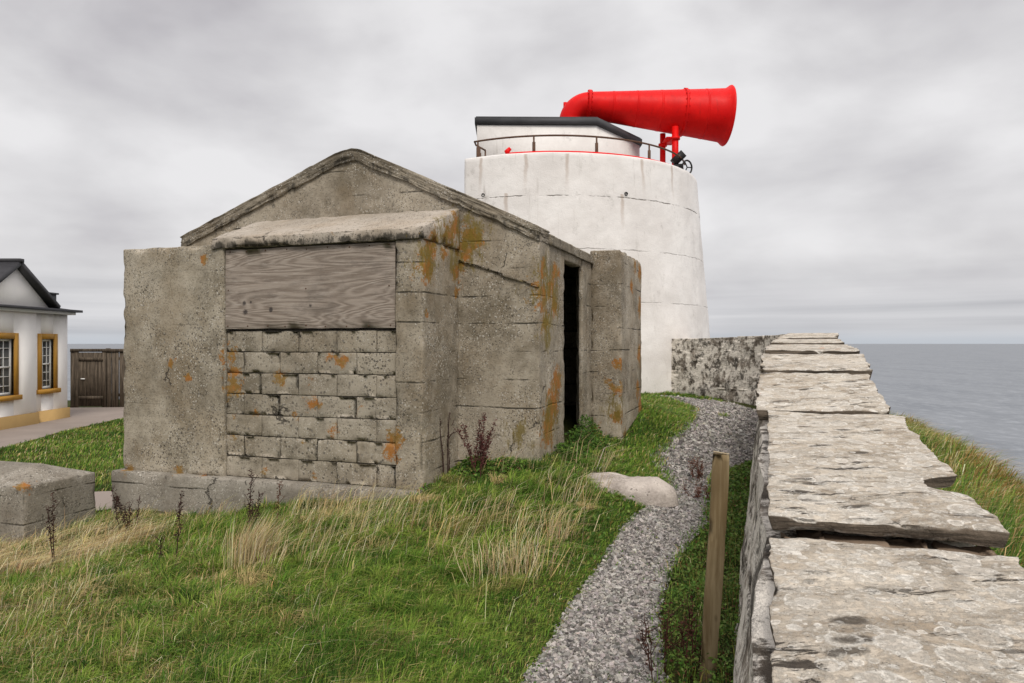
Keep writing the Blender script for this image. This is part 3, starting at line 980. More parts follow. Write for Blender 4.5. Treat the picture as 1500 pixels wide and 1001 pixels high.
LICH += [(on_v(x, y, 3.262), r) for x, y, r in ((905, 570, .09), (905, 610, .09), (872, 635, .10), (890, 560, .05), (907, 535, .07))]
LICH += [(on_a(x, y, 1.30), r) for x, y, r in ((937, 400, .14), (937, 450, .14), (930, 390, .1), (936, 520, .16), (934, 570, .14), (938, 600, .2), (915, 640, .12), (925, 420, .1))]
MOSS = [(on_a(x, y, 0.897), r) for x, y, r in ((800, 410, .3), (802, 480, .25), (812, 440, .25), (805, 610, .3))] + [(on_v(x, y, 3.262), r) for x, y, r in ((900, 600, .2),)] + \
       [(on_a(x, y, 0.0), r) for x, y, r in ((645, 340, .2), (628, 380, .2), (666, 380, .2))] + [(on_v(x, y, .876), r) for x, y, r in ((685, 345, .25), (760, 640, .15))]


def blobs(pts):
    def fn(V):
        r_ = np.zeros(len(V))
        for q, r in pts:
            r_ = np.maximum(r_, np.exp(-((V - q) ** 2).sum(1) / (1.9 * r * r)))
        return r_
    return fn


APEX_A = -1.307


def gtop(a):
    return np.interp(a, [-3.72, APEX_A, 0.93], [1.30, 2.225, 1.19])


def roofline(z_lo, drop=0.0, slack=1.0):
    """maps z in 0..1 onto z_lo .. gable line"""
    def fn(P):
        P = P.copy()
        P[:, 2] = z_lo + P[:, 2] * (gtop(P[:, 0]) - drop - z_lo)
        return P
    return fn


def hpart(name, m, boxes, parent=None, dark=None, label=None):
    mb = MB()
    for bx in boxes:
        mb.add(*bx)
    o = mb.build(name, m, hut if parent is None else parent, HOFF, attrs={'lich': blobs(LICH), 'moss': blobs(MOSS), 'dark': dark or (lambda V: np.zeros(len(V)))})
    if label: o['label'] = label
    return o


dtop = lambda z, h, amt=1.0: (lambda V: amt * np.clip((V[:, 2] - z + h) / h, 0, 1))
hpart('plinth', M_CONC_G, [rbox((-3.78, -0.09, -2.45), (0.015, 0.6, -1.41), 0.06, 0.02, 0.008, 0.02, seed=1)])
hpart('buttress', M_CONC_B, [rbox((-3.70, 0.0, -1.44), (-2.325, 0.90, 1.05), 0.045, 0.015, 0.006, 0.022, seed=2)], dark=dtop(1.05, 0.45, 0.35))
# right-hand bay wall: pillar and return
hpart('bay_wall', M_CONC, [rbox((-0.295, 0.0, -1.44), (0.0, 0.90, 1.0), 0.045, 0.014, 0.006, 0.02, seed=3), rbox((-2.325, 0.20, -1.44), (-0.295, 0.5, 1.0), 0.2, 0.01, 0.0, 0.0, seed=4)])
# canopy
def can_warp(P):
    P = P.copy()
    z, a, v = P[:, 2], P[:, 0], P[:, 1]
    k = np.clip((v + 0.035) / 0.91, 0, 1)
    top = 1.107 + 0.335 * k
    zz = 0.995 + (z - 0.995) / 0.112 * (top - 0.995)
    P[:, 2] = np.where(z > 0.995, zz, z) + 0.012 * (fbm(P * 6, 3, 44) - 0.5)
    P[:, 0] = a - 0.10 * k * (a < -1.2)
    return P
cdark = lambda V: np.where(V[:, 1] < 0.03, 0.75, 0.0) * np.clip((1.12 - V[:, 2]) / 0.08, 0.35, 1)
hpart('canopy', M_SLAB_C, [rbox((-2.46, -0.030, 0.995), (0.02, 0.876, 1.107), 0.045, 0.008, 0.003, 0.012, can_warp, seed=5)], dark=cdark, label='sloping pale concrete canopy over the boarded window')
# dark raised strip standing in for the shadowed crack sloping across the gable wall
mb = []
def crack_warp(P):
    P = P.copy()
    P[:, 2] += 0.885 - 0.33 * P[:, 0] + 0.03 * (fbm(P * 5, 3, 8) - 0.5)
    return P
hpart('gable_crack_strip', M_CONC_D, [rbox((0.0, 0.850, -0.018), (0.897, 0.88, 0.018), 0.03, 0.008, 0.008, 0.02, crack_warp, seed=6)], dark=lambda V: np.full(len(V), .5))
# the blocked-up opening: separate blocks, thin joints
rows = []
zt = 0.128
rr = random.Random(5)
for k in range(7):
    zb = zt - 0.2195
    edges = [-2.318]
    first = 0.45 if k % 2 == 0 else 0.225
    x = -2.318 + first
    while x < -0.40:
        edges.append(x)
        x += 0.45
    edges.append(-0.300)
    for q in range(len(edges) - 1):
        g = 0.0028 + 0.0012 * rr.random()
        dv = rr.uniform(-0.003, 0.002)
        rows.append(rbox((edges[q] + g, 0.040 + dv, zb + g), (edges[q + 1] - g, 0.19, zt - g), 0.045, 0.003, 0.004, 0.006, seed=20 + k * 7 + q))
    zt = zb
infill = hpart('block_infill', M_BLOCK, rows + [rbox((-2.322, 0.052, -1.412), (-0.297, 0.199, 0.132), 0.05, 0.004, 0.004, 0.0, seed=9)], dark=lambda V: np.where(np.abs(V[:, 1] - 0.053) < 0.006, 1.1, 0.0))
pb = MB().add(*rbox((-2.315, 0.018, 0.148), (-0.303, 0.036, 0.985), 0.10, 0.003, 0.002, 0.004, seed=12))
board = pb.build('plywood_board', M_PLY, hut, HOFF)   # nails below share its frame
for k in range(9):
    aa = -2.27 + k * 0.24
    for zz_ in (0.175, 0.955) + ((0.56,) if k % 4 == 0 else ()):
        MB().add(*lathe([(0, 0.009), (0.004, 0.006)], (aa + rr.uniform(-.02, .02), 0.0185, zz_ + rr.uniform(-.008, .008)), (0, -1, 0), 8)).build('nail_head', M_RUST, board, HOFF)
board['label'] = 'weathered plywood sheet over the window'
# gable wall
gdark = lambda V: 0.5 * np.clip((V[:, 2] - (gtop(V[:, 0]) - 0.50)) / 0.42, 0, 1)
half = lambda a0, a1, s: rbox((a0, 0.876, 0.0), (a1, 1.18, 1.0), 0.05, 0.012, 0.008, 0.02, roofline(-2.2, 0.06), seed=s)
hpart('gable_wall', M_CONC, [rbox((-3.69, 0.876, 0.0), (0.897, 1.18, 1.0), 0.047, 0.010, 0.007, 0.0, roofline(-2.2, 0.05), seed=13)], dark=gdark)
def cop_warp(P):
    P = P.copy()
    t = gtop(P[:, 0])
    e_ = 0.02 * (fbm(P * np.array([4, 4, 0.5]), 4, 61) - 0.5)
    P[:, 2] = t - 0.15 * (1 - P[:, 2]) + e_ + 0.04 * (fbm(P * np.array([9, 9, 1.5]), 3, 63) - 0.5) * (1 - P[:, 2])
    P[:, 2] -= 0.03 * np.exp(-((P[:, 0] - APEX_A) / 0.10) ** 2)
    return P
hpart('gable_coping', M_CONC_D, [rbox((-3.70, 0.850, 0.0), (0.905, 1.22, 1.0), 0.03, 0.012, 0.022, 0.012, cop_warp, seed=14)], dark=lambda V: 0.10 + 0.45 * (V[:, 2] < gtop(V[:, 0]) - 0.09), label='dark eroded concrete coping along the gable slopes')
# side walls, roof, back
sidez = 1.185
DV0, DV1, DZ = 1.883, 2.76, 0.965
hpart('side_wall', M_CONC, [rbox((0.74, 1.18, -2.2), (0.897, DV0, sidez), 0.05, 0.012, 0.006, 0.015, seed=15),
                            rbox((0.74, DV0, DZ), (0.897, DV1, sidez), 0.05, 0.012, 0.006, 0.015, seed=16),
                            rbox((0.845, DV1, -2.2), (0.897, DV1 + 0.30, sidez), 0.05, 0.012, 0.006, 0.01, seed=17), rbox((0.74, DV1 + 0.30, -2.2), (0.897, 5.6, sidez), 0.06, 0.012, 0.006, 0.015, seed=17),
                            ])
hpart('side_wall', M_CONC, [rbox((-3.69, 1.18, -2.4), (-3.40, 5.6, sidez), 0.08, 0.012, 0.006, 0.01, seed=18)])
hpart('back_wall', M_CONC, [rbox((-3.40, 5.3, 0.0), (0.74, 5.58, 1.0), 0.12, 0.012, 0.006, 0.0, roofline(-2.2, 0.14), seed=19)])
def roof_warp(P):
    P = P.copy()
    P[:, 2] = gtop(P[:, 0]) - 0.03 - 0.11 * (1 - P[:, 2])
    return P
hpart('roof', M_CONC_D, [rbox((-3.72, 1.22, 0.0), (0.93, 5.65, 1.0), 0.10, 0.012, 0.005, 0.01, roof_warp, seed=21)])
hpart('blast_wall', M_CONC, [rbox((0.88, 3.262, -1.75), (1.30, 4.96, 1.235), 0.045, 0.016, 0.009, 0.028, seed=22)], dark=dtop(1.235, 0.3, 0.45), label='short projecting concrete wall beside the doorway')

# ------------------------------------------------------------------ low concrete block on the left
bl = np.array([-5.06, 7.6])
blk = MB()
def blk_warp(P):
    P = P.copy()
    z = P[:, 2]
    top = z > -1.445
    d = np.minimum(np.minimum(P[:, 0] + 1.5, -P[:, 0]) / 0.36, np.minimum(P[:, 1], 0.90 - P[:, 1]) / 0.40)
    P[:, 2] = np.where(top, -1.44 + 0.15 * np.clip(d, 0, 1) + (z + 1.44), z) - 0.05
    return P
blk.add(*rbox((-1.5, 0.0, -2.6), (0.0, 0.90, -1.44), 0.03, 0.010, 0.005, 0.012, blk_warp, seed=31))
o = blk.build('concrete_block', M_CONC_G, None, (0, 0, -2.3), attrs={'lich': blobs([(np.array((-0.03, 0.03, -1.45)), .09), (np.array((-0.1, 0.0, -1.47)), .05)]), 'moss': blobs([]), 'dark': lambda V: np.zeros(len(V))})
o.location = (bl[0], bl[1], -2.3)
o.rotation_euler = (0, 0, math.radians(-17))
tag(o, 'low grey concrete block with a shallow hipped top left of the hut', 'concrete block')

# ------------------------------------------------------------------ foghorn tower
TC = np.array([1.0, 19.95])
CUT = -1.07
TZ = 4.19
tower = thing('foghorn_tower', 'whitewashed round battered masonry tower carrying the red foghorn', 'tower', (TC[0], TC[1], -1.3))
TOFF = (TC[0], TC[1], -1.3)


def plan(R, n=260):
    c_ = CUT - TC[0]
    th0 = math.acos(max(-1, c_ / R))
    th = np.linspace(-th0, th0, n)
    arc = np.stack([TC[0] + R * np.cos(th), TC[1] + R * np.sin(th)], 1)
    y = np.linspace(arc[-1, 1], arc[0, 1], 26)[1:-1]
    return np.concatenate([arc, np.stack([np.full(24, CUT), y], 1)])


zs = np.concatenate([np.linspace(-1.6, TZ - 0.03, 80), [TZ - 0.012, TZ]])
rings = []
for z in zs:
    R = 3.90 + 0.083 * (TZ - z) + (0.0 if z < TZ - 0.02 else (-0.012 if z < TZ - 0.005 else -0.035))
    pl = plan(R)
    q = np.c_[pl, np.full(len(pl), z)]
    nn = pl - TC
    nn /= np.linalg.norm(nn, axis=1, keepdims=True)
    q[:, :2] += nn * (0.045 * (fbm(q * 1.4, 4, 71) - 0.5) + 0.02 * (fbm(q * 4.5, 3, 72) - 0.5))[:, None]
    rings.append(q)
pl = plan(3.66)
rings.append(np.c_[pl, np.full(len(pl), TZ)])
rings.append(np.c_[pl, np.full(len(pl), TZ - 0.10)])
n = len(pl)
V = np.concatenate(rings)
i = np.arange(n)
j = (i + 1) % n
fs = [np.concatenate([np.stack([k * n + i, k * n + j, (k + 1) * n + j, (k + 1) * n + i], 1) for k in range(len(rings) - 1)]), ((len(rings) - 1) * n + i)[None]]
MB().add(V, fs).build('tower_wall', M_TOWER, tower, TOFF)


def tang(px, R, Z=None):        # angle of the near tower surface seen at photo column px
    d = ray(px, 500)[:2]
    d = d / np.linalg.norm(d)
    bq = TC @ d
    t = bq - math.sqrt(max(0, bq * bq - TC @ TC + R * R))
    q = d * t
    return math.atan2(q[1] - TC[1], q[0] - TC[0])


for px, z in ((708, 3.30), (917, 3.32)):
    th = tang(px, 3.97)
    c3 = np.array([TC[0] + 3.93 * math.cos(th), TC[1] + 3.93 * math.sin(th), z])
    MB().add(*lathe([(0, 0.04), (0.06, 0.04), (0.06, 0.028), (0.02, 0.025)], c3, (math.cos(th), math.sin(th), -0.1), 16)).build('vent_pipe', M_DARKIN, tower, TOFF)
# cabin on the tower
CB = [(-0.86, 18.02), (2.08, 18.08), (3.46, 19.9), (3.46, 21.8), (-0.86, 21.8)]
MB().add(*prism(CB, TZ - 0.2, 5.36)).build('cabin_wall', M_TOWER, tower, TOFF)
cbc = np.mean(CB, 0)
CR = [tuple(np.array(q) + (np.array(q) - cbc) / np.linalg.norm(np.array(q) - cbc) * 0.07) for q in CB]
CR2 = [tuple(np.array(q) + (np.array(q) - cbc) / np.linalg.norm(np.array(q) - cbc) * 0.03) for q in CB]
V1, f1 = prism(CR, 5.385, 5.535)
rf = MB().add(V1, f1).add(*prism(CR2, 5.535, 5.565)).build('cabin_roof', M_ROOFT, tower, TOFF)
MB().add(*prism(CR2, 5.355, 5.386)).build('soffit', M_SASH, rf, (0, 0, 0))
# railing round the rim
rail = thing('railing', 'thin rusty curved handrail round the top of the white tower', 'railing', (TC[0], TC[1], TZ))
ROFF = (TC[0], TC[1], TZ)
th0, th1 = tang(699, 3.60), math.radians(-15)
th = np.linspace(th0 - 0.02, th1, 60)
RR = 3.60
pts = [(TC[0] + RR * math.cos(t) + 0.0, TC[1] + RR * math.sin(t), TZ + 0.44) for t in th]
q0 = np.array(pts[0])
pts = [tuple(q0 + np.array([0.22, 0.75, 0.0])), tuple(q0 + np.array([0.02, 0.30, 0.0]))] + pts
MB().add(*tube(pts, 0.022, 8)).build('handrail', M_RUST, rail, ROFF)
for px in (700, 782, 874, 951):
    t = tang(px, RR)
    x, y = TC[0] + RR * math.cos(t), TC[1] + RR * math.sin(t)
    mb = MB().add(*tube([(x, y, TZ - 0.10), (x, y, TZ + 0.43)], 0.020, 8)).add(*tube([(x, y, TZ - 0.10), (x, y, TZ + 0.30)], 0.036, 8))
    mb.build('rail_post', M_RUST, rail, ROFF)
for dx, dy in ((0.22, 0.75), (0.10, 0.45)):
    x, y = q0[0] + dx, q0[1] + dy
    MB().add(*tube([(x, y, TZ - 0.10), (x, y, TZ + 0.43)], 0.020, 8)).add(*tube([(x, y, TZ - 0.10), (x, y, TZ + 0.30)], 0.034, 8)).build('rail_post', M_RUST, rail, ROFF)
# red pipe
R2 = 3.72
th = np.linspace(tang(744, R2), math.radians(-25), 50)
pts = [(TC[0] + R2 * math.cos(t), TC[1] + R2 * math.sin(t), TZ + 0.035) for t in th]
mb = MB().add(*tube(pts, 0.032, 10))
a0 = np.array(pts[0])
mb.add(*tube([a0, a0 + np.array([-0.03, 0.01, 0.05]), a0 + np.array([0.05, 0.02, 0.13])], [0.045, 0.06, 0.045], 10))
mb.add(*lathe([(0, 0.06), (0.09, 0.06)], np.array(pts[14]) + np.array([-0.045, 0, -0.05]), (1, 0, 0), 12))
tag(mb.build('red_pipe', M_RED, None, (0, 0, 0)), 'thin red pipe following the rim of the white tower', 'pipe')

# ------------------------------------------------------------------ foghorn
HD = 19.3
horn = thing('foghorn', 'huge glossy red foghorn trumpet pointing out to sea from the tower roof', 'foghorn', (1.5, HD, 5.5))
GOFF = (1.5, HD, 5.5)
A0 = np.array([2.02, HD, 6.255])
A1 = np.array([5.64, HD + 0.02, 5.985])
ax_ = A1 - A0
L_ = np.linalg.norm(ax_)
ax_ = ax_ / L_
s1 = 2.48
prof = [(0.0, 0.345)] + [(s_, 0.345 + (0.585 - 0.345) * (s_ / s1) ** 1.05) for s_ in np.linspace(0.1, s1, 12)] + \
       [(s1 + (L_ - s1) * k_, 0.585 + 0.115 * k_ ** 1.1) for k_ in np.linspace(0.1, 0.9, 7)] + [(L_ - 0.05, 0.735), (L_ - 0.015, 0.765), (L_ + 0.015, 0.778), (L_ + 0.035, 0.765), (L_ + 0.03, 0.745)]
inner = [(s_, r_ - 0.03) for s_, r_ in prof[::-1][5:]]
V, f = lathe(prof + inner, A0, ax_, 72, False, True)
hb = MB().add(V, f)
for sq in (0.62, 1.24, 1.86, 3.02):      # lapped plate seams with rivets
    rq = float(np.interp(sq, [q[0] for q in prof[:20]], [q[1] for q in prof[:20]]))
    hb.add(*lathe([(sq - 0.03, rq - 0.01), (sq - 0.028, rq + 0.003), (sq + 0.028, rq + 0.007), (sq + 0.03, rq - 0.01)], A0, ax_, 72, False, False))
hb = hb.build('horn_trumpet', M_RED, horn, GOFF)
def flange(s_, r_, name, t=0.05, extra=0.035):
    mb = MB().add(*lathe([(s_ - t / 2, r_ - 0.02), (s_ - t / 2, r_ + extra), (s_ + t / 2, r_ + extra), (s_ + t / 2, r_ - 0.02)], A0, ax_, 72))
    e1 = np.cross(ax_, (0, 1, 0)); e1 /= np.linalg.norm(e1); e2 = np.cross(ax_, e1)
    for k in range(20):
        t_ = 2 * math.pi * k / 20
        c3 = A0 + ax_ * (s_ - t / 2 - 0.022) + (r_ + extra * 0.55) * (math.cos(t_) * e1 + math.sin(t_) * e2)
        mb.add(*lathe([(0, 0.014), (t + 0.044, 0.014)], c3, ax_, 6))
    mb.build(name, M_RED, horn, GOFF)
flange(0.0, 0.345, 'flange', 0.075, 0.052)
flange(s1, 0.587, 'flange', 0.06, 0.032)
# elbow
R_e = 0.50
cz = A0[2] - R_e
ths = np.linspace(0, math.pi / 2 - 0.03, 16)
pts = [(A0[0] - 0.02 - R_e * math.sin(t), HD, cz + R_e * math.cos(t)) for t in ths]
pts.append((pts[-1][0] - 0.015, HD, 5.45))
rad = list(np.linspace(0.335, 0.265, 16)) + [0.265]
MB().add(*tube(pts, rad, 40)).build('elbow', M_RED, horn, GOFF)
MB().add(*tube([(1.40, HD - 0.0, 6.02), (1.40, HD, 6.33)], 0.05, 12)).build('spindle', M_RED, horn, GOFF)
for (x, y, r_) in ((4.03, 19.62, 0.075), (4.22, 18.98, 0.085)):
    zt = 5.60
    mb = MB().add(*tube([(x, y, TZ - 0.12), (x, y, zt)], r_, 14)).add(*lathe([(0, r_ + .05), (0.05, r_ + .05)], (x, y, TZ - 0.11), (0, 0, 1), 14)).add(*lathe([(0, r_ + .04), (0.07, r_ + .04)], (x, y, 5.26), (0, 0, 1), 14))
    mb.build('support_leg', M_RED, horn, GOFF)
MB().add(*box(3.99, 4.27, 18.95, 19.66, 5.30, 5.335)).build('cross_bracket', M_RED, horn, GOFF)
# winch by the railing
wt = tang(993, 3.5)
wx, wy = 4.20, 18.45
wroot = thing('hand_winch', 'small black winch with a wheel under the foghorn mouth', 'winch', (wx, wy, TZ - 0.1))
WOFF = (wx, wy, TZ - 0.1)
MB().add(*box(wx - 0.09, wx + 0.06, wy - 0.1, wy + 0.1, TZ - 0.1, TZ + 0.30)).add(*box(wx - 0.16, wx + 0.02, wy - 0.12, wy + 0.12, TZ + 0.15, TZ + 0.28)).build('winch_base', M_BLACK, wroot, WOFF)
V, f = box(-0.16, 0.16, -0.10, 0.10, -0.10, 0.10)
ca, sa = math.cos(0.75), math.sin(0.75)
V = np.stack([V[:, 0] * ca - V[:, 2] * sa, V[:, 1], V[:, 0] * sa + V[:, 2] * ca], 1) + np.array([wx - 0.02, wy, TZ + 0.46])
MB().add(V, f).build('winch_gearbox', M_BLACK, wroot, WOFF)
tw = np.linspace(0, 2 * np.pi, 25)
pts = [(wx + 0.17 + 0.15 * math.cos(t) * 0.85, wy - 0.14 + 0.05 * math.cos(t), TZ + 0.20 + 0.17 * math.sin(t)) for t in tw]
mb = MB().add(*tube(pts, 0.022, 8))
for t in (0, 2.1, 4.2):
    mb.add(*tube([(wx + 0.17, wy - 0.14, TZ + 0.20), (wx + 0.17 + 0.13 * math.cos(t), wy - 0.14 + 0.045 * math.cos(t), TZ + 0.20 + 0.16 * math.sin(t))], 0.014, 6))
mb.build('wheel', M_BLACK, wroot, WOFF)

# ------------------------------------------------------------------ sea wall
wall = thing('stone_wall', 'long lichened drystone wall topped with big flat slabs running from the camera to the tower', 'wall', (0.0, 0.0, -1.8))
SOFF = (0, 0, -1.8)
s_end = WS[-1] - 0.05
WIDTH = 0.72
rr = random.Random(11)


def swarp(side):
    def fn(P):
        # P: s, outwards, z
        x, y = wall_pt(P[:, 0], P[:, 1])
        return np.stack([x, y, P[:, 2]], 1)
    return fn


face, outer = [], []
s0 = float(s_of_D(0.3))
for side in (0, 1):
    lst = face if side == 0 else outer
    s_start = s0
    ncourse = 15
    zrel = 0.0
    course = 0
    while zrel < (1.75 if side == 0 else 1.15):
        hgt = rr.choice((0.05, 0.07, 0.09, 0.11, 0.14))
        s = s_start + rr.random() * 0.3
        while s < s_end:
            ln = rr.uniform(0.14, 0.52)
            e_ = min(s + ln, s_end)
            if e_ - s > 0.06:
                mid = 0.5 * (s + e_)
                top = float(wall_top(mid)) - 0.085
                z1 = top - zrel
                z0 = z1 - hgt
                bat = 0.11 * (zrel + 0.1)
                out = rr.uniform(-0.03, 0.035)
                g = rr.uniform(0.001, 0.006)
                if side == 0:
                    lo, hi = (s + g, 0.01 - bat - out, z0 + g * 0.7), (e_ - g, 0.34, z1)
                else:
                    lo, hi = (s + g, 0.38, z0 + g * 0.7), (e_ - g, WIDTH - 0.05 + 0.6 * bat + out, z1)
                near_ = float(np.interp(mid, WS, WP[:, 1])) < 5
                lst.append(rbox(lo, hi, 0.09 if near_ else 0.16, 0.016, 0.016, 0.02, swarp(side), seed=rr.randrange(9999), nf=6))
            s = e_
        zrel += hgt
mb = MB()
for q in face: mb.add(*q)
mb.build('path_side_face', M_RUB, wall, SOFF)
mb = MB()
for q in outer: mb.add(*q)
mb.build('seaward_face', M_RUB, wall, SOFF)
# old render that half buries the stones on the path side
ss = np.arange(s0, s_end, 0.045)
zz = np.concatenate([[0.055, 0.056], np.linspace(0.06, 1.75, 44)])
SS, ZZ = np.meshgrid(ss, zz, indexing='ij')
P = np.stack([SS, ZZ * 0, wall_top(SS) - ZZ], -1)
off = 0.11 * (ZZ + 0.02) + 0.085 * (fbm(np.stack([SS * 2.6, ZZ * 4.5, ZZ * 0 + .3], -1), 5, 303) - 0.5) + 0.012
off = np.where(ZZ < 0.0555, -0.10, off)
xx, yy = wall_pt(SS, 0.004 - off)
V = np.stack([xx, yy, P[..., 2]], -1).reshape(-1, 3)
I, J = np.meshgrid(np.arange(len(ss) - 1), np.arange(len(zz) - 1), indexing='ij')
a = (I * len(zz) + J).ravel()
MB().add(V, [np.stack([a, a + 1, a + len(zz) + 1, a + len(zz)], 1)]).build('old_render', M_RUB, wall, SOFF)
# solid core so no light leaks through
cs = np.arange(s0, s_end, 0.2)
V = []
for s in cs:
    t = float(wall_top(s)) - 0.09
    for l, z in ((0.05, t), (WIDTH - 0.10, t), (WIDTH - 0.02, t - 2.0), (-0.12, t - 2.0)):
        x, y = wall_pt(s, l)
        V.append((float(x), float(y), z))
V = np.array(V)
k = np.arange(len(cs) - 1)[:, None] * 4
q = np.concatenate([np.concatenate([k + i, k + (i + 1) % 4, k + 4 + (i + 1) % 4, k + 4 + i], 1) for i in range(4)])
MB().add(V, [q, np.array([[0, 1, 2, 3]]), np.array([[3, 2, 1, 0]]) + 4 * (len(cs) - 1)]).build('mortar_core', M_RUB, wall, SOFF)

# coping slabs: (near depth, far depth, left edge, right edge, lift, thickness)
SL = [(0.35, 2.42, 0.012, 0.70, 0.0, 0.07), (2.49, 4.36, 0.012, 0.725, 0.03, 0.052), (4.40, 5.30, -0.05, 0.67, 0.015, 0.07), (5.33, 5.66, -0.02, 0.71, 0.03, 0.05), (5.69, 6.35, -0.05, 0.735, 0.01, 0.06),
      (6.38, 7.2, -0.03, 0.72, 0.045, 0.06), (7.23, 8.0, -0.04, 0.75, 0.02, 0.06), (8.03, 8.9, -0.03, 0.72, 0.04, 0.06), (8.93, 10.0, -0.04, 0.74, 0.02, 0.06), (10.03, 11.1, -0.03, 0.72, 0.035, 0.06), (11.13, 12.3, -0.04, 0.73, 0.02, 0.06)]
slab_s = [(float(s_of_D(a_)), float(s_of_D(b_)), l0, l1, dz, th_) for a_, b_, l0, l1, dz, th_ in SL]
s = slab_s[-1][1] + 0.03
while s < s_end - 0.3:
    e_ = min(s + rr.uniform(0.6, 0.95), s_end)
    slab_s.append((s, e_, 0.0 + rr.uniform(-.02, .02), 0.70, rr.uniform(-0.005, .01), 0.10))
    s = e_ + 0.03
for k, (sa, sb, l0, l1, dz, th_) in enumerate(slab_s):
    first = k in (0, 1)
    seg = 0.022 if k < 2 else (0.035 if k < 6 else 0.06)
    def w_(P, sa=sa, sb=sb, l0=l0, l1=l1, dz=dz, th_=th_, k=k):
        u, v, z = P[:, 0] / (sb - sa), P[:, 1] / (l1 - l0), P[:, 2] / th_
        s_ = sa + P[:, 0]
        z3 = np.full(len(P), k * 7.1)
        jag = lambda t, sc_, am, sd: am * 2 * (fbm(np.stack([t * sc_ * 1.8, z3, z3 * 0 + 1.7], -1), 6, sd, 0.72) - 0.5)
        L0 = l0 + jag(s_, 2.6, 0.05 if k > 1 else 0.025, 81)
        R0 = l1 + jag(s_, 2.2, 0.055, 82)
        if k == 1:   # bite out of the seaward edge and a far corner that is broken away
            c_ = float(s_of_D(2.98))
            R0 = R0 - 0.13 * np.exp(-((s_ - c_ - 0.03) / 0.10) ** 4) + 0.01 * np.exp(-((s_ - sa) / 0.25) ** 2)
        lower = 0.018 * (1 - z) * (1 if k else 1)          # undercut
        L = (L0 + lower) + v * (R0 - lower - L0 - lower)
        near_j = jag(L, 2.4, 0.035, 83) + 0.05 * (L - 0.35) * (1 if k == 1 else 0.4)
        far_j = jag(L, 2.8, 0.03, 84)
        S = s_ + (1 - u) ** 6 * near_j + u ** 6 * far_j
        base = wall_top(S) if k else np.interp(S, [sa, float(s_of_D(1.5)), sb], [wall_top(sa), -0.705, -0.632])
        if k == 1: base = np.interp(S, [sa, sb], [-0.585, -0.405])
        # flaking in thin layers
        f_ = fbm(np.stack([S * 2.2, L * 3.4, z3], -1), 5, 85)
        lay = np.floor(f_ * 8) / 8 + 0.10 * f_
        topz = base + dz * (0 if k < 2 else 1) + 0.022 * (lay - 0.5) + 0.012 * (fbm(np.stack([S * 9, L * 9, z3], -1), 3, 86) - 0.5)
        botz = base - th_ + 0.035 * (fbm(np.stack([S * 3, L * 3, z3], -1), 3, 87) - 0.5)
        Z = botz + z * (topz - botz)
        x, y = wall_pt(S, L)
        return np.stack([x, y, Z], 1)
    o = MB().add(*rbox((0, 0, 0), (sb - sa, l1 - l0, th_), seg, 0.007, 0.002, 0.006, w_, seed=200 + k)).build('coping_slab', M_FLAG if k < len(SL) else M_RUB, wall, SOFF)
    if k == 1: o['label'] = 'coping slab with a bite broken out of its seaward edge'
# packing stones in the gap under the second slab
mb = MB()
for sD, l_, ln, hh in ((2.47, 0.28, 0.20, 0.018), (2.50, 0.44, 0.12, 0.010), (2.47, 0.60, 0.16, 0.014), (2.52, 0.12, 0.14, 0.005)):
    s_ = float(s_of_D(sD))
    mb.add(*rbox((s_ - 0.04, l_ - ln / 2, -0.67), (s_ + 0.12, l_ + ln / 2, -0.67 + hh), 0.04, 0.012, 0.012, 0.02, swarp(0), seed=int(l_ * 100) + 400))
mb.build('packing_stone', M_PACK, wall, SOFF)

# ------------------------------------------------------------------ timber post
def post_obj():
    b0 = gp(1035, 1002)
    D0 = b0[1]
    top = np.array([(1056 - CX) / F * (D0 + 0.04), D0 + 0.04, (CY - 664) / F * (D0 + 0.04)])
    root = thing('timber_post', 'leaning square timber post beside the gravel path', 'post', tuple(b0))
    axis = top - b0
    W2, T2 = 0.043, 0.034
    def wp_(P):
        P = P.copy()
        t = P[:, 2]
        rot = math.radians(-14)
        x, y = P[:, 0] * math.cos(rot) - P[:, 1] * math.sin(rot), P[:, 0] * math.sin(rot) + P[:, 1] * math.cos(rot)
        q = b0[None] + axis[None] * (t / 1.0)[:, None]
        q[:, 0] += x + 0.006 * np.sin(t * 3.0)
        q[:, 1] += y
        q[:, 2] += np.where(t > 0.97, -0.16 * x - 0.10 * y, 0)
        return q
    MB().add(*rbox((-W2, -T2, -0.15), (W2, T2, 1.0), 0.03, 0.004, 0.0015, 0.006, wp_, seed=51)).build('post_shaft', M_POST, root, tuple(b0))
    cap = MB().add(*rbox((-W2 + .004, -T2 + .004, 0.998), (W2 - .004, T2 - .004, 1.004), 0.02, 0.002, 0.0, 0.0, wp_, seed=52)).build('post_top', M_POST_END, root, tuple(b0))
post_obj()

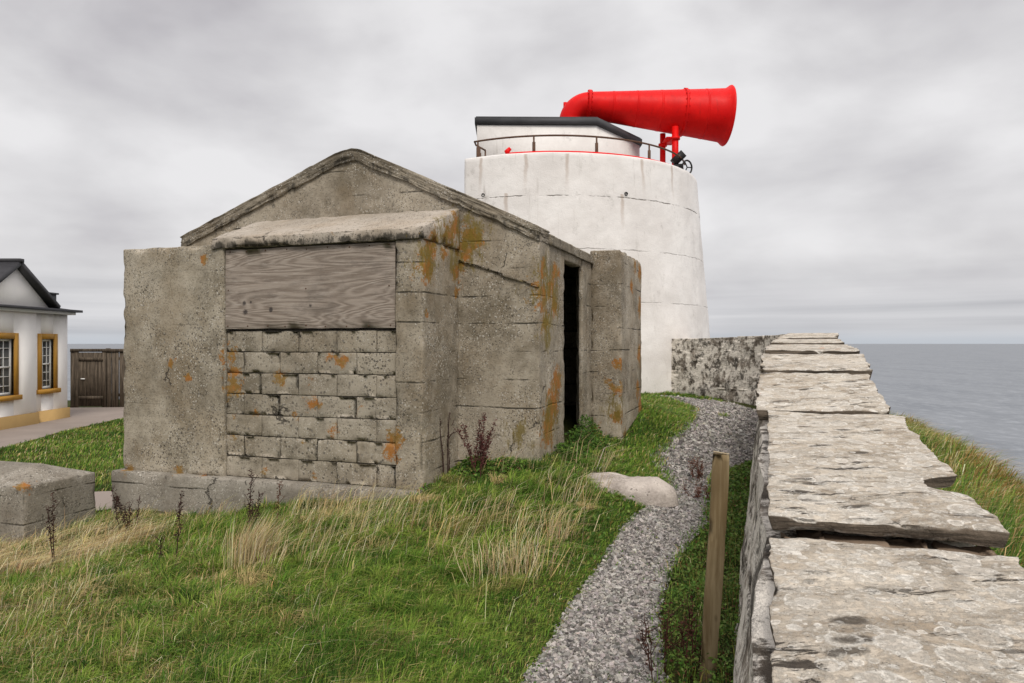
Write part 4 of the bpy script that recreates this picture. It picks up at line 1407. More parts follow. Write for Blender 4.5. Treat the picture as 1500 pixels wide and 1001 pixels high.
# ------------------------------------------------------------------ flat rock beside the path
def rock(px, py, lx, ly, lz, rot, name, label, seed):
    c3 = gp(px, py)
    th = np.linspace(0, 2 * np.pi, 72, endpoint=False)
    rs = np.linspace(0, 1, 22)
    V = []
    rad = 1 + 0.35 * (fbm(np.stack([np.cos(th) * 1.3 + 3, np.sin(th) * 1.3, th * 0 + seed], -1), 4, seed) - 0.5) * 2
    for r_ in rs:
        q = np.stack([np.cos(th) * r_ * rad * lx, np.sin(th) * r_ * rad * ly, th * 0], 1)
        hgt = lz * np.clip((1 - r_ ** 3.0) * 1.4, 0, 1)
        q[:, 2] = hgt * (0.7 + 0.6 * fbm(q * 3.0 + 9, 4, seed + 1)) - 0.10 * (r_ > 0.97) + 0.075 * (np.floor(fbm(q * 2.6, 4, seed + 2) * 9) / 9 - 0.5) * (r_ < 0.95)
        V.append(q)
    V = np.concatenate(V)
    ca, sa = math.cos(rot), math.sin(rot)
    V = np.stack([V[:, 0] * ca - V[:, 1] * sa, V[:, 0] * sa + V[:, 1] * ca, V[:, 2]], 1)
    n_ = 72
    i = np.arange(n_)
    j = (i + 1) % n_
    f = np.concatenate([np.stack([k * n_ + i, k * n_ + j, (k + 1) * n_ + j, (k + 1) * n_ + i], 1) for k in range(len(rs) - 1)])
    V = V + np.array([c3[0], c3[1], H(c3[0], c3[1]) - 0.01])
    o = MB().add(V, [f]).build(name, M_ROCK, None, tuple(c3))
    return tag(o, label, 'rock'), c3
rk, rkc = rock(908, 714, 0.54, 0.30, 0.105, math.radians(-28), 'flat_rock', 'pale flat rock lying in the turf at the edge of the gravel path', 3)

# ------------------------------------------------------------------ white house on the left
FX = -13.75
house = thing('white_house', 'white harled cottage with ochre window surrounds and a dark slate roof', 'house', (FX, 20, -2.35))
HSO = (FX, 20, -2.35)
def hp(name, m, parent=None, *shapes):
    mb = MB()
    for s in shapes: mb.add(*s)
    return mb.build(name, m, parent or house, HSO if parent is None else (0, 0, 0))
EZ = 0.97
def winwall(x, y0, y1, z0, z1, wins, t=0.3):
    """wall facing +X with openings (ya, yb, za, zb)"""
    out = []
    ys = sorted({y0, y1, *[q for w_ in wins for q in w_[:2]]})
    for a_, b_ in zip(ys[:-1], ys[1:]):
        w_ = next((w_ for w_ in wins if w_[0] <= a_ and b_ <= w_[1]), None)
        if w_:
            out += [box(x - t, x, a_, b_, z0, w_[2]), box(x - t, x, a_, b_, w_[3], z1)]
        else:
            out.append(box(x - t, x, a_, b_, z0, z1))
    return out
W1 = (19.22, 20.10, -1.42, 0.12)
W2 = (21.42, 22.00, -1.35, 0.12)
STEP = 21.06
hp('wall', M_WHITE, None, *winwall(FX + 0.10, 10.0, STEP, -3.2, EZ, [W1]), *winwall(FX, STEP, 22.7, -3.2, EZ, [W2]), box(-21, FX - 0.3, 22.4, 22.7, -3.2, EZ))
hp('base_course', M_OCHRE2, None, box(FX + 0.10, FX + 0.15, 10, STEP + 0.05, -3.2, -1.98), box(FX, FX + 0.05, STEP + 0.05, 22.75, -3.2, -1.98), box(-21, FX, 22.7, 22.75, -3.2, -1.98))
for (ya, yb, za, zb), x in ((W1, FX + 0.10), (W2, FX)):
    wf = hp('window', M_SASH, None, *[box(x - 0.12, x - 0.06, a_, b_, c_, d_) for a_, b_, c_, d_ in ((ya, ya + .06, za, zb), (yb - .06, yb, za, zb), (ya + .06, yb - .06, za, za + .08), (ya + .06, yb - .06, zb - .06, zb), (ya + .06, yb - .06, (za + zb) / 2 - .025, (za + zb) / 2 + .025))],
            *[box(x - 0.11, x - 0.075, ya + (yb - ya) * k / 3 - .011, ya + (yb - ya) * k / 3 + .011, za + .08, zb - .06) for k in (1, 2)],
            *[box(x - 0.108, x - 0.077, ya + .06, yb - .06, za + (zb - za) * k / 6 - .011, za + (zb - za) * k / 6 + .011) for k in (1, 2, 4, 5)])
    hp('pane', M_GLASS, wf, box(x - 0.10 - FX, x - 0.09 - FX, ya + .05 - 20, yb - .05 - 20, za + .05 + 2.35, zb - .03 + 2.35))
    hp('surround', M_OCHRE, wf, *[box(x - 0.06 - FX, x + 0.035 - FX, a_ - 20, b_ - 20, c_ + 2.35, d_ + 2.35) for a_, b_, c_, d_ in
        ((ya - .16, ya, za, zb + .16), (yb, yb + .16, za, zb + .16), (ya, yb, zb, zb + .16))], box(x - 0.06 - FX, x + 0.10 - FX, ya - .22 - 20, yb + .22 - 20, za - .13 + 2.35, za + 2.35))
# eaves, gutter, pediment, roof
hp('eaves', M_SASH, None, box(FX + 0.102, FX + 0.20, 9.9, 22.8, EZ - 0.10, EZ - 0.02), box(-21, FX + 0.10, 22.702, 22.80, EZ - 0.10, EZ - 0.02))
hp('gutter', M_SLATE, None, box(FX + 0.06, FX + 0.33, 9.8, 22.95, EZ - 0.018, EZ + 0.055), box(-21, FX + 0.06, 22.6, 22.95, EZ - 0.018, EZ + 0.055))
PY, PH, PW = 20.15, 2.12, 1.50
Vp = np.array([(FX - 0.1, PY - PW, EZ + .05), (FX - 0.1, PY + PW, EZ + .05), (FX - 0.1, PY, PH), (FX + 0.1, PY - PW, EZ + .05), (FX + 0.1, PY + PW, EZ + .05), (FX + 0.1, PY, PH)])
hp('pediment', M_WHITE, None, (Vp, [np.array([[3, 4, 5]]), np.array([[2, 1, 0]]), np.array([[0, 3, 5, 2], [1, 2, 5, 4], [0, 1, 4, 3]])]))
def slope(y0, z0, y1, z1, x0, x1, t):
    dy, dz = y1 - y0, z1 - z0
    l = math.hypot(dy, dz)
    ny, nz = -dz / l * t, dy / l * t
    if nz < 0: ny, nz = -ny, -nz
    P = [(y0, z0), (y1, z1), (y1 + ny, z1 + nz), (y0 + ny, z0 + nz)]
    V = np.array([(x, y, z) for x in (x0, x1) for y, z in P])
    return V, [np.array([[0, 1, 2, 3], [7, 6, 5, 4], [0, 4, 5, 1], [1, 5, 6, 2], [2, 6, 7, 3], [3, 7, 4, 0]])]
roof = hp('roof', M_SLATE, None, slope(PY - PW - .2, EZ + .06 - 0.02, PY, PH + .02, -18, FX + 0.28, 0.12), slope(PY, PH + .02, PY + PW + .2, EZ + .06 - 0.02, -18, FX + 0.28, 0.12), box(-18, FX + .30, PY - .09, PY + .09, PH + .10, PH + .20),
          (np.array([(-21, 9.8, EZ + .05), (FX + .2, 9.8, EZ + .05), (FX + .2, 22.85, EZ + .05), (-21, 22.85, EZ + .05), (-17.5, 13, 1.75), (-17.5, 19.5, 1.75)]), [np.array([[0, 1, 4], [2, 3, 5]]), np.array([[1, 2, 5, 4], [3, 0, 4, 5]])]))
hp('roof_parapet', M_SLATE, None, box(FX - 1.6, FX - 0.25, 21.85, 22.55, EZ + .056, EZ + 0.52), box(FX - 1.65, FX - 0.2, 21.8, 22.6, EZ + 0.52, EZ + 0.57))

# ------------------------------------------------------------------ board fence with a gate, and a concrete gatepost
fence = thing('board_fence', 'old dark vertical board fence closing the yard beside the white house', 'fence', (-14, 26.2, -2.35))
FO = (-14, 26.2, -2.35)
FY = 26.2
mb = MB()
x = -15.75
rr = random.Random(3)
while x < -5.2:
    w_ = rr.uniform(0.13, 0.19)
    if not (-15.48 < x + w_ / 2 < -14.56):
        top = -0.26 + rr.uniform(-.03, .03)
        dy = rr.uniform(-.012, .012)
        mb.add(*box(x, x + w_ - 0.012 - rr.random() * .02, FY - .02 + dy, FY + .02 + dy, -2.6, top))
    x += w_
mb.build('board_panel', M_FENCE, fence, FO)
MB().add(*box(-15.75, -5.2, FY + .03, FY + .09, -0.6, -0.5)).add(*box(-15.75, -5.2, FY + .03, FY + .09, -1.9, -1.8)).add(*box(-15.75, -5.2, FY - .05, FY + .06, -0.31, -0.20)).build('fence_rail', M_FENCE, fence, FO)
for px_ in (-14.5, -12.2, -9.5, -6.8):
    MB().add(*box(px_ - .06, px_ + .06, FY + .092, FY + .20, -2.6, -0.18)).build('fence_post', M_FENCE, fence, FO)
gate = MB()
x = -15.45
while x < -14.60:
    gate.add(*box(x, x + 0.125, FY - .035, FY + 0.0, -2.25, -0.33))
    x += 0.135
g = gate.build('gate', M_FENCE, fence, FO)
MB().add(*box(-1.44, -0.58, -.062, -.037, 1.72, 1.84)).build('gate_rail', M_FENCE, g)
MB().add(*box(-1.44, -0.58, -.062, -.037, 0.35, 0.47)).build('gate_rail', M_FENCE, g)
MB().add(*box(-1.36, -1.22, -.075, -.036, 1.06, 1.10)).build('gate_latch', M_SASH, g)
o = MB().add(*rbox((-16.15, 25.6, -2.5), (-15.80, 25.95, -0.06), 0.1, 0.02, 0.006, 0.02, seed=91)).add(*rbox((-16.19, 25.56, -0.061), (-15.76, 25.99, 0.05), 0.1, 0.02, 0.006, 0.01, seed=92)).build('gatepost', M_CONC_G, None, (-15.7, 25.8, -2.4))
tag(o, 'pale square concrete gatepost between the white house and the board fence', 'gatepost')

# ------------------------------------------------------------------ vegetation
def blades(P, h, lean, w, col, droop=0.35):
    """curved grass blades: root, height, lean (horizontal offset of the tip), width, colour"""
    n = len(P)
    ang = rng.random(n) * np.pi
    side = np.stack([np.cos(ang), np.sin(ang), np.zeros(n)], 1) * (w * 0.5)[:, None]
    V = np.empty((n, 5, 3))
    L3 = np.c_[lean, np.zeros(n)]
    up = np.array([0, 0, 1.0])
    mid = P + L3 * 0.30 + up * (h * 0.62)[:, None]
    tip = P + L3 + up * (h * (1 - droop * np.clip(np.linalg.norm(lean, axis=1) / np.maximum(h, 1e-3), 0, 1.6)))[:, None]
    V[:, 0] = P - side
    V[:, 1] = P + side
    V[:, 2] = mid + side * 0.85
    V[:, 3] = mid - side * 0.85
    V[:, 4] = tip
    k = (np.arange(n) * 5)[:, None]
    return V.reshape(-1, 3), [k + np.array([[0, 1, 2, 3]]), k + np.array([[3, 2, 4]])], np.repeat(col, 5, 0)


ROCKP = rkc[:2]
BLR = math.radians(-17)


def free(x, y, fuzz=0.05):
    jx, jy = x + rng.normal(0, fuzz, len(x)), y + rng.normal(0, fuzz, len(x))
    ok = ~inside(PATH_POLY, jx, jy)
    a, v = hut_local(x, y)
    ok &= ~((a > -3.80) & (a < 0.02) & (v > -0.10) & (v < 5.7))
    ok &= ~((a > -0.05) & (a < 0.90) & (v > 0.86) & (v < 5.7))
    ok &= ~((a > 0.85) & (a < 1.31) & (v > 3.25) & (v < 4.97))
    dx, dy = x - bl[0], y - bl[1]
    bx, by = dx * math.cos(BLR) + dy * math.sin(BLR), -dx * math.sin(BLR) + dy * math.cos(BLR)
    ok &= ~((bx > -1.52) & (bx < 0.02) & (by > -0.02) & (by < 1.0))
    r_ = math.radians(-33)
    dx, dy = x - ROCKP[0], y - ROCKP[1]
    rx, ry = dx * math.cos(r_) + dy * math.sin(r_), -dx * math.sin(r_) + dy * math.cos(r_)
    ok &= (rx / 0.55) ** 2 + (ry / 0.30) ** 2 > 1
    ok &= (x - TC[0]) ** 2 + (y - TC[1]) ** 2 > 4.4 ** 2
    ok &= ~inside(np.concatenate([np.array(PAVE_L), np.array(PAVE_R)[::-1]]), x, y)
    ok &= ~inside(np.array([(-9.0, 10.9), (-6.5, 10.8), (-4.0, 10.3), (-3.9, 9.4), (-6.4, 9.85), (-9, 9.9)]), x, y)
    ok &= x > -13.0
    return ok


def pathdist(x, y):
    d = np.full(len(x), 9.0)
    for q in Lf[::4]:
        d = np.minimum(d, np.hypot(x - q[0], y - q[1]))
    return d


def pick(cols, wts):
    """random palette colour with per-blade variation"""
    n = len(wts)
    c_ = np.cumsum(wts, 1)
    c_ /= c_[:, -1:]
    k = (rng.random(n)[:, None] > c_).sum(1)
    C_ = np.array(cols)[np.clip(k, 0, len(cols) - 1)]
    return np.clip(C_ * (0.75 + 0.5 * rng.random((n, 1))) * (1 + 0.08 * rng.normal(size=(n, 3))), 0.003, 0.8)


G_DEEP, G_MID, G_LIME, G_OLIVE = (0.052, 0.125, 0.014), (0.125, 0.235, 0.026), (0.255, 0.365, 0.052), (0.250, 0.262, 0.060)
G_STRAW, G_PALE, G_BROWN = (0.60, 0.465, 0.21), (0.78, 0.65, 0.40), (0.30, 0.185, 0.06)
PALETTE = [G_DEEP, G_MID, G_LIME, G_OLIVE, G_STRAW, G_PALE, G_BROWN]
grass = MB()


def sow(n, x0, x1, y0, y1, mask=None, dens=None, hf=None, straw=1.0, wscale=1.0, wind=0.55, extra=None):
    x, y = x0 + (x1 - x0) * rng.random(n), y0 + (y1 - y0) * rng.random(n)
    ok = free(x, y)
    if mask is not None: ok &= mask(x, y)
    if dens is not None: ok &= rng.random(n) < dens(x, y)
    x, y = x[ok], y[ok]
    m = len(x)
    if not m: return
    # tussocks: pull roots together
    t1, t2 = n2(x, y, 1.25, 41), n2(x, y, 4.5, 42, 3)
    x, y = x + 0.05 * (n2(x, y, 7, 43, 2) - 0.5), y + 0.05 * (n2(x, y, 7, 44, 2) - 0.5)
    h = (hf(x, y) if hf else np.full(m, 0.12)) * (0.25 + 1.0 * t1 + 0.9 * (t2 - 0.3)) * (0.6 + 0.8 * rng.random(m))
    h = np.clip(h, 0.02, 0.6)
    wdir = 0.5 * (n2(x, y, 1.8, 45, 3) - 0.5) * 4.0
    amt = wind * (0.5 + 1.0 * n2(x, y, 2.4, 46, 3))
    lean = np.stack([np.cos(wdir) * amt, np.sin(wdir) * amt], 1) * h[:, None] + rng.normal(0, 0.36, (m, 2)) * h[:, None]
    ps = smooth(n2(x, y, 0.75, 47), 0.46, 0.64) * straw * (0.25 + 0.75 * smooth(y, 4.4, 5.8))
    pd = smooth(n2(x, y, 1.1, 48), 0.42, 0.62)
    pl = smooth(n2(x, y, 2.2, 49), 0.45, 0.65)
    if extra is not None: ps = np.clip(ps + extra(x, y), 0, 3)
    wts = np.stack([0.30 + 1.5 * pd, 0.8 + 0 * pd, 0.25 + 0.7 * pl, 0.25 + 0.45 * ps, 0.10 + 0.75 * ps, 0.03 + 0.28 * ps, 0.05 + 0.22 * ps], 1)
    col = pick(PALETTE, wts)
    w = (0.0030 + 0.0026 * rng.random(m)) * np.clip(y / 4.5, 0.9, 6) * wscale
    grass.add(*blades(np.stack([x, y, H(x, y) - 0.015], 1), h, lean, w, col))


def hgt_front(x, y):
    d = pathdist(x, y)
    return 0.055 + 0.085 * smooth(d, 0.05, 1.2) * (0.55 + 0.45 * smooth(-x, -0.5, 1.5)) + 0.03 * smooth(-x, 0.2, 2.2) * smooth(y, 5.2, 7)


def near_strip(x, y):
    return 0.0 * x


c_l = [gp(*q)[:2] for q in ((-60, 808), (60, 800), (190, 772), (215, 790), (150, 815), (0, 840), (-60, 850))]
sow(420000, -6.6, 2.2, 2.9, 8.6, hf=hgt_front, dens=lambda x, y: np.clip(5.4 / y, 0.4, 1) ** 1.3 * np.where(inside(PATH_POLY, x, y), 0, 1) * (wall_dist(x, y)[0] < -0.95 + 0.25 * (y > 7)),
    straw=0.9, extra=lambda x, y: 2.2 * inside(c_l, x, y) + 0.5 * smooth(n2(x, y, 0.5, 77), 0.45, 0.6) * smooth(-x, 0.4, 2.0) - 0.5 * smooth(x, -0.9, 0.2))
# the belt of taller bleached grass along the foot of the hut and the block
def belt(x, y):
    a, v = hut_local(x, y)
    return (a > -6.5) & (a < 0.15) & (v > -0.75) & (v < -0.05)
sow(60000, -6.8, 0.0, 6.0, 9.2, mask=belt, hf=lambda x, y: 0.09 + 0.10 * n2(x, y, 2.0, 91), straw=1.3, extra=lambda x, y: 0.35 + 0 * x)
n = 85000
x, y = -6.8 + 3.6 * rng.random(n), 5.6 + 2.8 * rng.random(n)
ok = free(x, y) & inside(c_l, x + rng.normal(0, .08, n), y + rng.normal(0, .12, n)) & (n2(x, y, 2.5, 221) > 0.36)
x, y = x[ok], y[ok]
m = len(x)
h = (0.10 + 0.20 * rng.random(m)) * (0.5 + n2(x, y, 3.0, 231))
grass.add(*blades(np.stack([x, y, H(x, y) - .01], 1), h, np.stack([0.85 * h + rng.normal(0, .04, m), rng.normal(0.02, .04, m)], 1), np.full(m, 0.0055), pick([G_STRAW, G_PALE, (0.62, 0.47, 0.24)], np.ones((m, 3))), 0.3))
# turf beyond: beside the pier, and short lawn on the left
sow(110000, 0.0, 4.2, 7.6, 16.5, mask=lambda x, y: wall_dist(x, y)[0] < -0.30, hf=lambda x, y: 0.075 + 0.10 * smooth(-pathdist(x, y), -0.8, -0.1) * 0 + 0.05 * n2(x, y, 1.5, 92), straw=0.15, wscale=1.25)
sow(90000, -13.0, -3.2, 8.4, 23.5, hf=lambda x, y: 0.085 + 0.06 * n2(x, y, 0.6, 93), straw=0.5, wscale=1.0)
# seaward strip: coarse grass, rusty towards the brow
def sea_ok(x, y):
    l, s_ = wall_dist(x, y)
    return (l > 0.66) & (l < 4.2)
def sea_br(x, y):
    l, s_ = wall_dist(x, y)
    return 0.3 + 1.2 * smooth(l, 1.2, 2.2)
def sea_h(x, y):
    l, s_ = wall_dist(x, y)
    return 0.12 + 0.14 * n2(x, y, 1.6, 95) + 0.03 * smooth(l, 1.5, 2.2)
n_before = grass.n
sow(190000, 1.2, 8.5, 1.6, 12.5, mask=sea_ok, hf=sea_h, straw=0.5, extra=sea_br, wscale=1.1, wind=0.8)
# recolour part of that strip towards rust brown
last = grass.c[-1]
nb = len(last) // 5
root = grass.v[-1].reshape(-1, 5, 3)[:, 0]
l_, _s = wall_dist(root[:, 0], root[:, 1])
rust = rng.random(nb) < 0.55 * smooth(l_ + 0.9 * (n2(root[:, 0], root[:, 1], 1.4, 97) - 0.5), 0.9, 1.7)
cc5 = last.reshape(-1, 5, 3).copy()
rc = np.array([(0.30, 0.155, 0.032), (0.40, 0.245, 0.07), (0.19, 0.125, 0.03)])[rng.integers(0, 3, nb)] * (0.7 + 0.6 * rng.random((nb, 1)))
cc5[rust] = rc[rust][:, None, :]
grass.c[-1] = cc5.reshape(-1, 3)
# tussocks: arching blades springing from one crown, each with its own tint
def tussocks(n, x0, x1, y0, y1, mask, nb=(70, 190), hs=(0.10, 0.24), tint=None):
    cx, cy = x0 + (x1 - x0) * rng.random(n), y0 + (y1 - y0) * rng.random(n)
    ok = free(cx, cy, 0.0) & mask(cx, cy) & (pathdist(cx, cy) > 0.30)
    ok &= rng.random(n) < 0.25 + smooth(n2(cx, cy, 0.9, 131), 0.38, 0.6)
    cx, cy = cx[ok], cy[ok]
    pd_ = pathdist(cx, cy)
    sp_ = 0.8 * smooth(n2(cx, cy, 0.75, 47), 0.46, 0.62) * (0.2 + 0.8 * smooth(cy, 4.4, 5.8))
    for k in range(len(cx)):
        m = rng.integers(*nb)
        near_path = smooth(pd_[k], 0.3, 1.1)
        hh = (hs[0] + (hs[1] - hs[0]) * rng.random() ** 1.4) * (0.45 + 0.55 * near_path)
        r_ = 0.03 + 0.07 * rng.random()
        a_ = rng.random(m) * 2 * np.pi
        q = np.sqrt(rng.random(m)) * r_
        x, y = cx[k] + q * np.cos(a_), cy[k] + q * np.sin(a_)
        h = hh * (0.45 + 0.65 * rng.random(m))
        out_ = 0.55 * (q / r_) + 0.15
        ln = np.stack([np.cos(a_) * out_ + 0.42, np.sin(a_) * out_ - 0.05], 1) * h[:, None] + rng.normal(0, 0.18, (m, 2)) * h[:, None]
        base = np.array([G_MID, G_LIME, G_OLIVE, G_STRAW, G_DEEP][rng.choice(5, p=np.array([.36, .27, .13, .04, .20]) * (1 - sp_[k]) + np.array([.12, .25, .28, .30, .05]) * sp_[k])])
        mixw = rng.random((m, 1))
        c_ = base * (0.65 + 0.6 * mixw)
        dead = rng.random(m) < 0.06 + 0.14 * sp_[k]
        c_[dead] = np.array(G_STRAW) * (0.7 + 0.5 * rng.random((int(dead.sum()), 1)))
        grass.add(*blades(np.stack([x, y, H(x, y) - 0.01], 1), h, ln, (0.0030 + 0.0028 * rng.random(m)) * max(0.9, cy[k] / 4.5), np.clip(c_, 0.003, 0.8), 0.42))
lawn = lambda x, y: (wall_dist(x, y)[0] < -1.25) & (x < 1.4)
tussocks(2600, -6.4, 1.3, 3.0, 8.4, lawn)
# long bleached stalks with seed heads, all combed by the wind
def stalks(n, x0, x1, y0, y1, patch=0.5, mask=None):
    x, y = x0 + (x1 - x0) * rng.random(n), y0 + (y1 - y0) * rng.random(n)
    ok = free(x, y) & (rng.random(n) < smooth(n2(x, y, 1.6, 55), patch - 0.06, patch + 0.10)) & (pathdist(x, y) > 0.35)
    if mask is not None: ok &= mask(x, y)
    x, y = x[ok], y[ok]
    m = len(x)
    h = 0.22 + 0.22 * rng.random(m)
    lean = np.stack([0.22 + 0.10 * rng.normal(size=m), 0.06 * rng.normal(size=m)], 1) * (h / 0.3)[:, None]
    col = pick([G_STRAW, G_PALE, (0.42, 0.36, 0.18)], np.tile([0.4, 0.4, 0.3], (m, 1)))
    grass.add(*blades(np.stack([x, y, H(x, y)], 1), h, lean, np.full(m, 0.0030) * np.clip(y / 4.5, 0.9, 3), col, 0.25))
stalks(14000, -6.5, 1.0, 3.2, 7.8, 0.50, lambda x, y: (wall_dist(x, y)[0] < -1.3) & (rng.random(len(x)) < 0.25 + 0.75 * smooth(y, 4.4, 5.6)))
tag(grass.build('grass', M_GRASS), 'long wind-combed green and straw coloured grass over the headland', 'grass', kind='stuff')

# weeds: a green tangle between path and wall and round the hut's recess
def leaves(P, size, col, up=0.4):
    n = len(P)
    d = rng.normal(size=(n, 3))
    d[:, 2] = np.abs(d[:, 2]) * up
    d /= np.linalg.norm(d, axis=1, keepdims=True)
    s_ = np.cross(d, rng.normal(size=(n, 3)))
    s_ /= np.linalg.norm(s_, axis=1, keepdims=True)
    nn = np.cross(d, s_)
    V = np.empty((n, 4, 3))
    V[:, 0] = P
    V[:, 1] = P + d * size[:, None] * 0.5 + s_ * size[:, None] * 0.26 + nn * size[:, None] * 0.06
    V[:, 2] = P + d * size[:, None]
    V[:, 3] = P + d * size[:, None] * 0.5 - s_ * size[:, None] * 0.26 + nn * size[:, None] * 0.06
    k = (np.arange(n) * 4)[:, None]
    return V.reshape(-1, 3), [k + np.array([[0, 1, 2, 3]])], np.repeat(col, 4, 0)


weeds = MB()
LEAFP = [(0.060, 0.125, 0.018), (0.115, 0.205, 0.032), (0.185, 0.265, 0.055), (0.18, 0.16, 0.045), (0.16, 0.065, 0.03)]
n = 90000
x, y = 0.6 + 3.2 * rng.random(n), 2.9 + 7.5 * rng.random(n)
l, s_ = wall_dist(x, y)
edge = np.interp(y, Rf[:, 1], Rf[:, 0])
ok = (l < -0.12) & (x > edge + 0.03 + 0.04 * rng.normal(size=n)) & (n2(x, y, 3.0, 61, 3) > 0.36)
x, y, l = x[ok], y[ok], l[ok]
room = np.clip((x - edge[ok]) / 0.35, 0.0, 1)
cl_ = n2(x, y, 2.6, 62, 3)
top = (0.05 + 0.42 * np.clip(cl_ - 0.25, 0, 0.6)) * (0.3 + 0.7 * room) * np.clip(1.4 - 0.06 * y, 0.5, 1.2)
z = H(x, y) + top * rng.random(len(x)) ** 0.6
sz = (0.016 + 0.022 * rng.random(len(x))) * np.clip(y / 5.5, 0.85, 1.6)
weeds.add(*leaves(np.stack([x, y, z], 1), sz, pick(LEAFP, np.tile([0.4, 0.8, 0.45, 0.12, 0.05], (len(x), 1)))))
# stems inside the tangle
k = rng.random(len(x)) < 0.05
m = int(k.sum())
weeds.add(*blades(np.stack([x[k], y[k], H(x[k], y[k])], 1), top[k] * 1.15 + 0.03, rng.normal(0, 0.05, (m, 2)), np.full(m, 0.004), pick([G_MID, G_OLIVE, G_BROWN], np.tile([1, .6, .5], (m, 1)))))
# grass blades poking through
n = 26000
x, y = 0.6 + 3.2 * rng.random(n), 2.9 + 9.5 * rng.random(n)
l, s_ = wall_dist(x, y)
edge = np.interp(y, Rf[:, 1], Rf[:, 0])
ok = (l < -0.10) & (x > edge + 0.03 * rng.normal(size=n))
x, y = x[ok], y[ok]
m = len(x)
weeds.add(*blades(np.stack([x, y, H(x, y) - .01], 1), 0.05 + 0.10 * rng.random(m), rng.normal(0.02, 0.05, (m, 2)), np.full(m, 0.0042) * np.clip(y / 5, .9, 2), pick(PALETTE, np.tile([.5, 1, .5, .4, .15, .05, .1], (m, 1)))))
# foot of the hut's recess and doorway
def patch_leaves(px, py, r, hh, n_, pal_w, size=(0.018, 0.03)):
    c3 = gp(px, py)
    q = rng.normal(0, 0.5, (n_, 2)) * r
    x, y = c3[0] + q[:, 0], c3[1] + q[:, 1]
    a, v = hut_local(x, y)
    ok = free(x, y, 0.0)
    x, y, q = x[ok], y[ok], q[ok]
    m = len(x)
    z = H(x, y) + hh * np.exp(-(q ** 2).sum(1) / (r * r)) * rng.random(m) ** 0.7
    weeds.add(*leaves(np.stack([x, y, z], 1), size[0] + (size[1] - size[0]) * rng.random(m), pick(LEAFP, np.tile(pal_w, (m, 1)))))
nb_ = 9000
x, y = -6.0 + 7.2 * rng.random(nb_), 3.0 + 5.2 * rng.random(nb_)
ok = free(x, y) & (n2(x, y, 1.5, 201, 4) > 0.56) & (wall_dist(x, y)[0] < -1.1)
x, y = x[ok], y[ok]
weeds.add(*leaves(np.stack([x, y, H(x, y) + 0.02 + 0.06 * rng.random(len(x))], 1), 0.02 + 0.03 * rng.random(len(x)), pick(LEAFP, np.tile([0.4, 0.9, 0.6, 0.15, 0.05], (len(x), 1))), 0.6))
# little weeds creeping over the path
nb_ = 2600
XYw = scatter_path(nb_, 0.05)
ok = (XYw[:, 1] > 2.8) & (n2(XYw[:, 0], XYw[:, 1], 3.5, 211, 3) > 0.60)
XYw = XYw[ok]
weeds.add(*leaves(np.c_[XYw, H(XYw[:, 0], XYw[:, 1]) + 0.03], 0.012 + 0.014 * rng.random(len(XYw)), pick(LEAFP, np.tile([0.4, 0.9, 0.5, 0.2, 0.1], (len(XYw), 1)))))
for px, py, r, hh, n_, pw in ((690, 690, 0.35, 0.16, 2600, (.8, .8, .4, .2, .05)), (640, 715, 0.25, 0.12, 1500, (.8, .8, .3, .3, .05)), (760, 672, 0.25, 0.12, 1600, (.6, .9, .4, .2, .02)),
                              (812, 655, 0.22, 0.30, 2600, (1.2, .7, .1, .05, .02)), (848, 640, 0.25, 0.42, 3000, (1.6, .6, .05, .05, 0)), (835, 625, 0.22, 0.42, 2000, (1.6, .5, .05, .05, 0))):
    patch_leaves(px, py, r, hh, n_, pw)
for a_, v_, r, hh, n_, pw in ((1.02, 1.55, 0.35, 0.20, 1600, (1.3, .8, .15, .05, 0)), (1.00, 2.15, 0.34, 0.34, 1500, (2.0, .5, .05, .05, 0)), (0.95, 2.6, 0.30, 0.42, 1300, (2.4, .4, .02, .05, 0)),
                             (-0.02, -0.0, 0.2, 0.16, 700, (.8, .8, .3, .2, .1)), (0.25, 0.62, 0.30, 0.20, 2600, (.8, .9, .4, .2, .05)), (0.6, 0.62, 0.28, 0.18, 2200, (.8, .9, .4, .2, .05))):
    q = rng.normal(0, 0.5, (n_, 2)) * r
    x, y = hut_world(a_ + q[:, 0], v_ + q[:, 1])
    ok = free(x, y, 0.0)
    x, y, q = x[ok], y[ok], q[ok]
    z = H(x, y) + hh * np.exp(-(q ** 2).sum(1) / (r * r)) * rng.random(len(x)) ** 0.6
    weeds.add(*leaves(np.stack([x, y, z], 1), 0.022 + 0.028 * rng.random(len(x)), pick(LEAFP, np.tile(pw, (len(x), 1)))))
tag(weeds.build('weeds', M_LEAF), 'tangle of low green weeds along the wall foot and the hut', 'weeds', kind='stuff')


# ---- single plants one can point to
def tuft(px, py, n_, r, h0, h1, lean, cols, label, spread=0.10, name='dry_grass_tuft', wd=0.0038, droop=0.3, group='bleached grass tufts'):
    c3 = gp(px, py)
    q = rng.normal(0, 0.5, (n_, 2)) * np.asarray(r)
    x, y = c3[0] + q[:, 0], c3[1] + q[:, 1]
    z = H(x, y) - 0.01
    h = h0 + (h1 - h0) * rng.random(n_)
    ln = (np.asarray(lean)[None] + rng.normal(0, spread, (n_, 2))) * (h / h1)[:, None]
    ln = ln + q * 0.5
    col = pick(cols, np.ones((n_, len(cols))))
    o = MB().add(*blades(np.stack([x, y, z], 1), h, ln, np.full(n_, wd) * max(1, c3[1] / 5), col, droop)).build(name, M_GRASS, None, tuple(c3))
    return tag(o, label, 'grass tuft', group)
ST = [G_STRAW, G_PALE, (0.44, 0.345, 0.18)]
tuft(364, 822, 420, (0.16, 0.10), 0.34, 0.56, (0.15, 0.0), ST, 'upright pale straw tuft standing in front of the blocked-up opening of the hut', 0.035, droop=0.15)
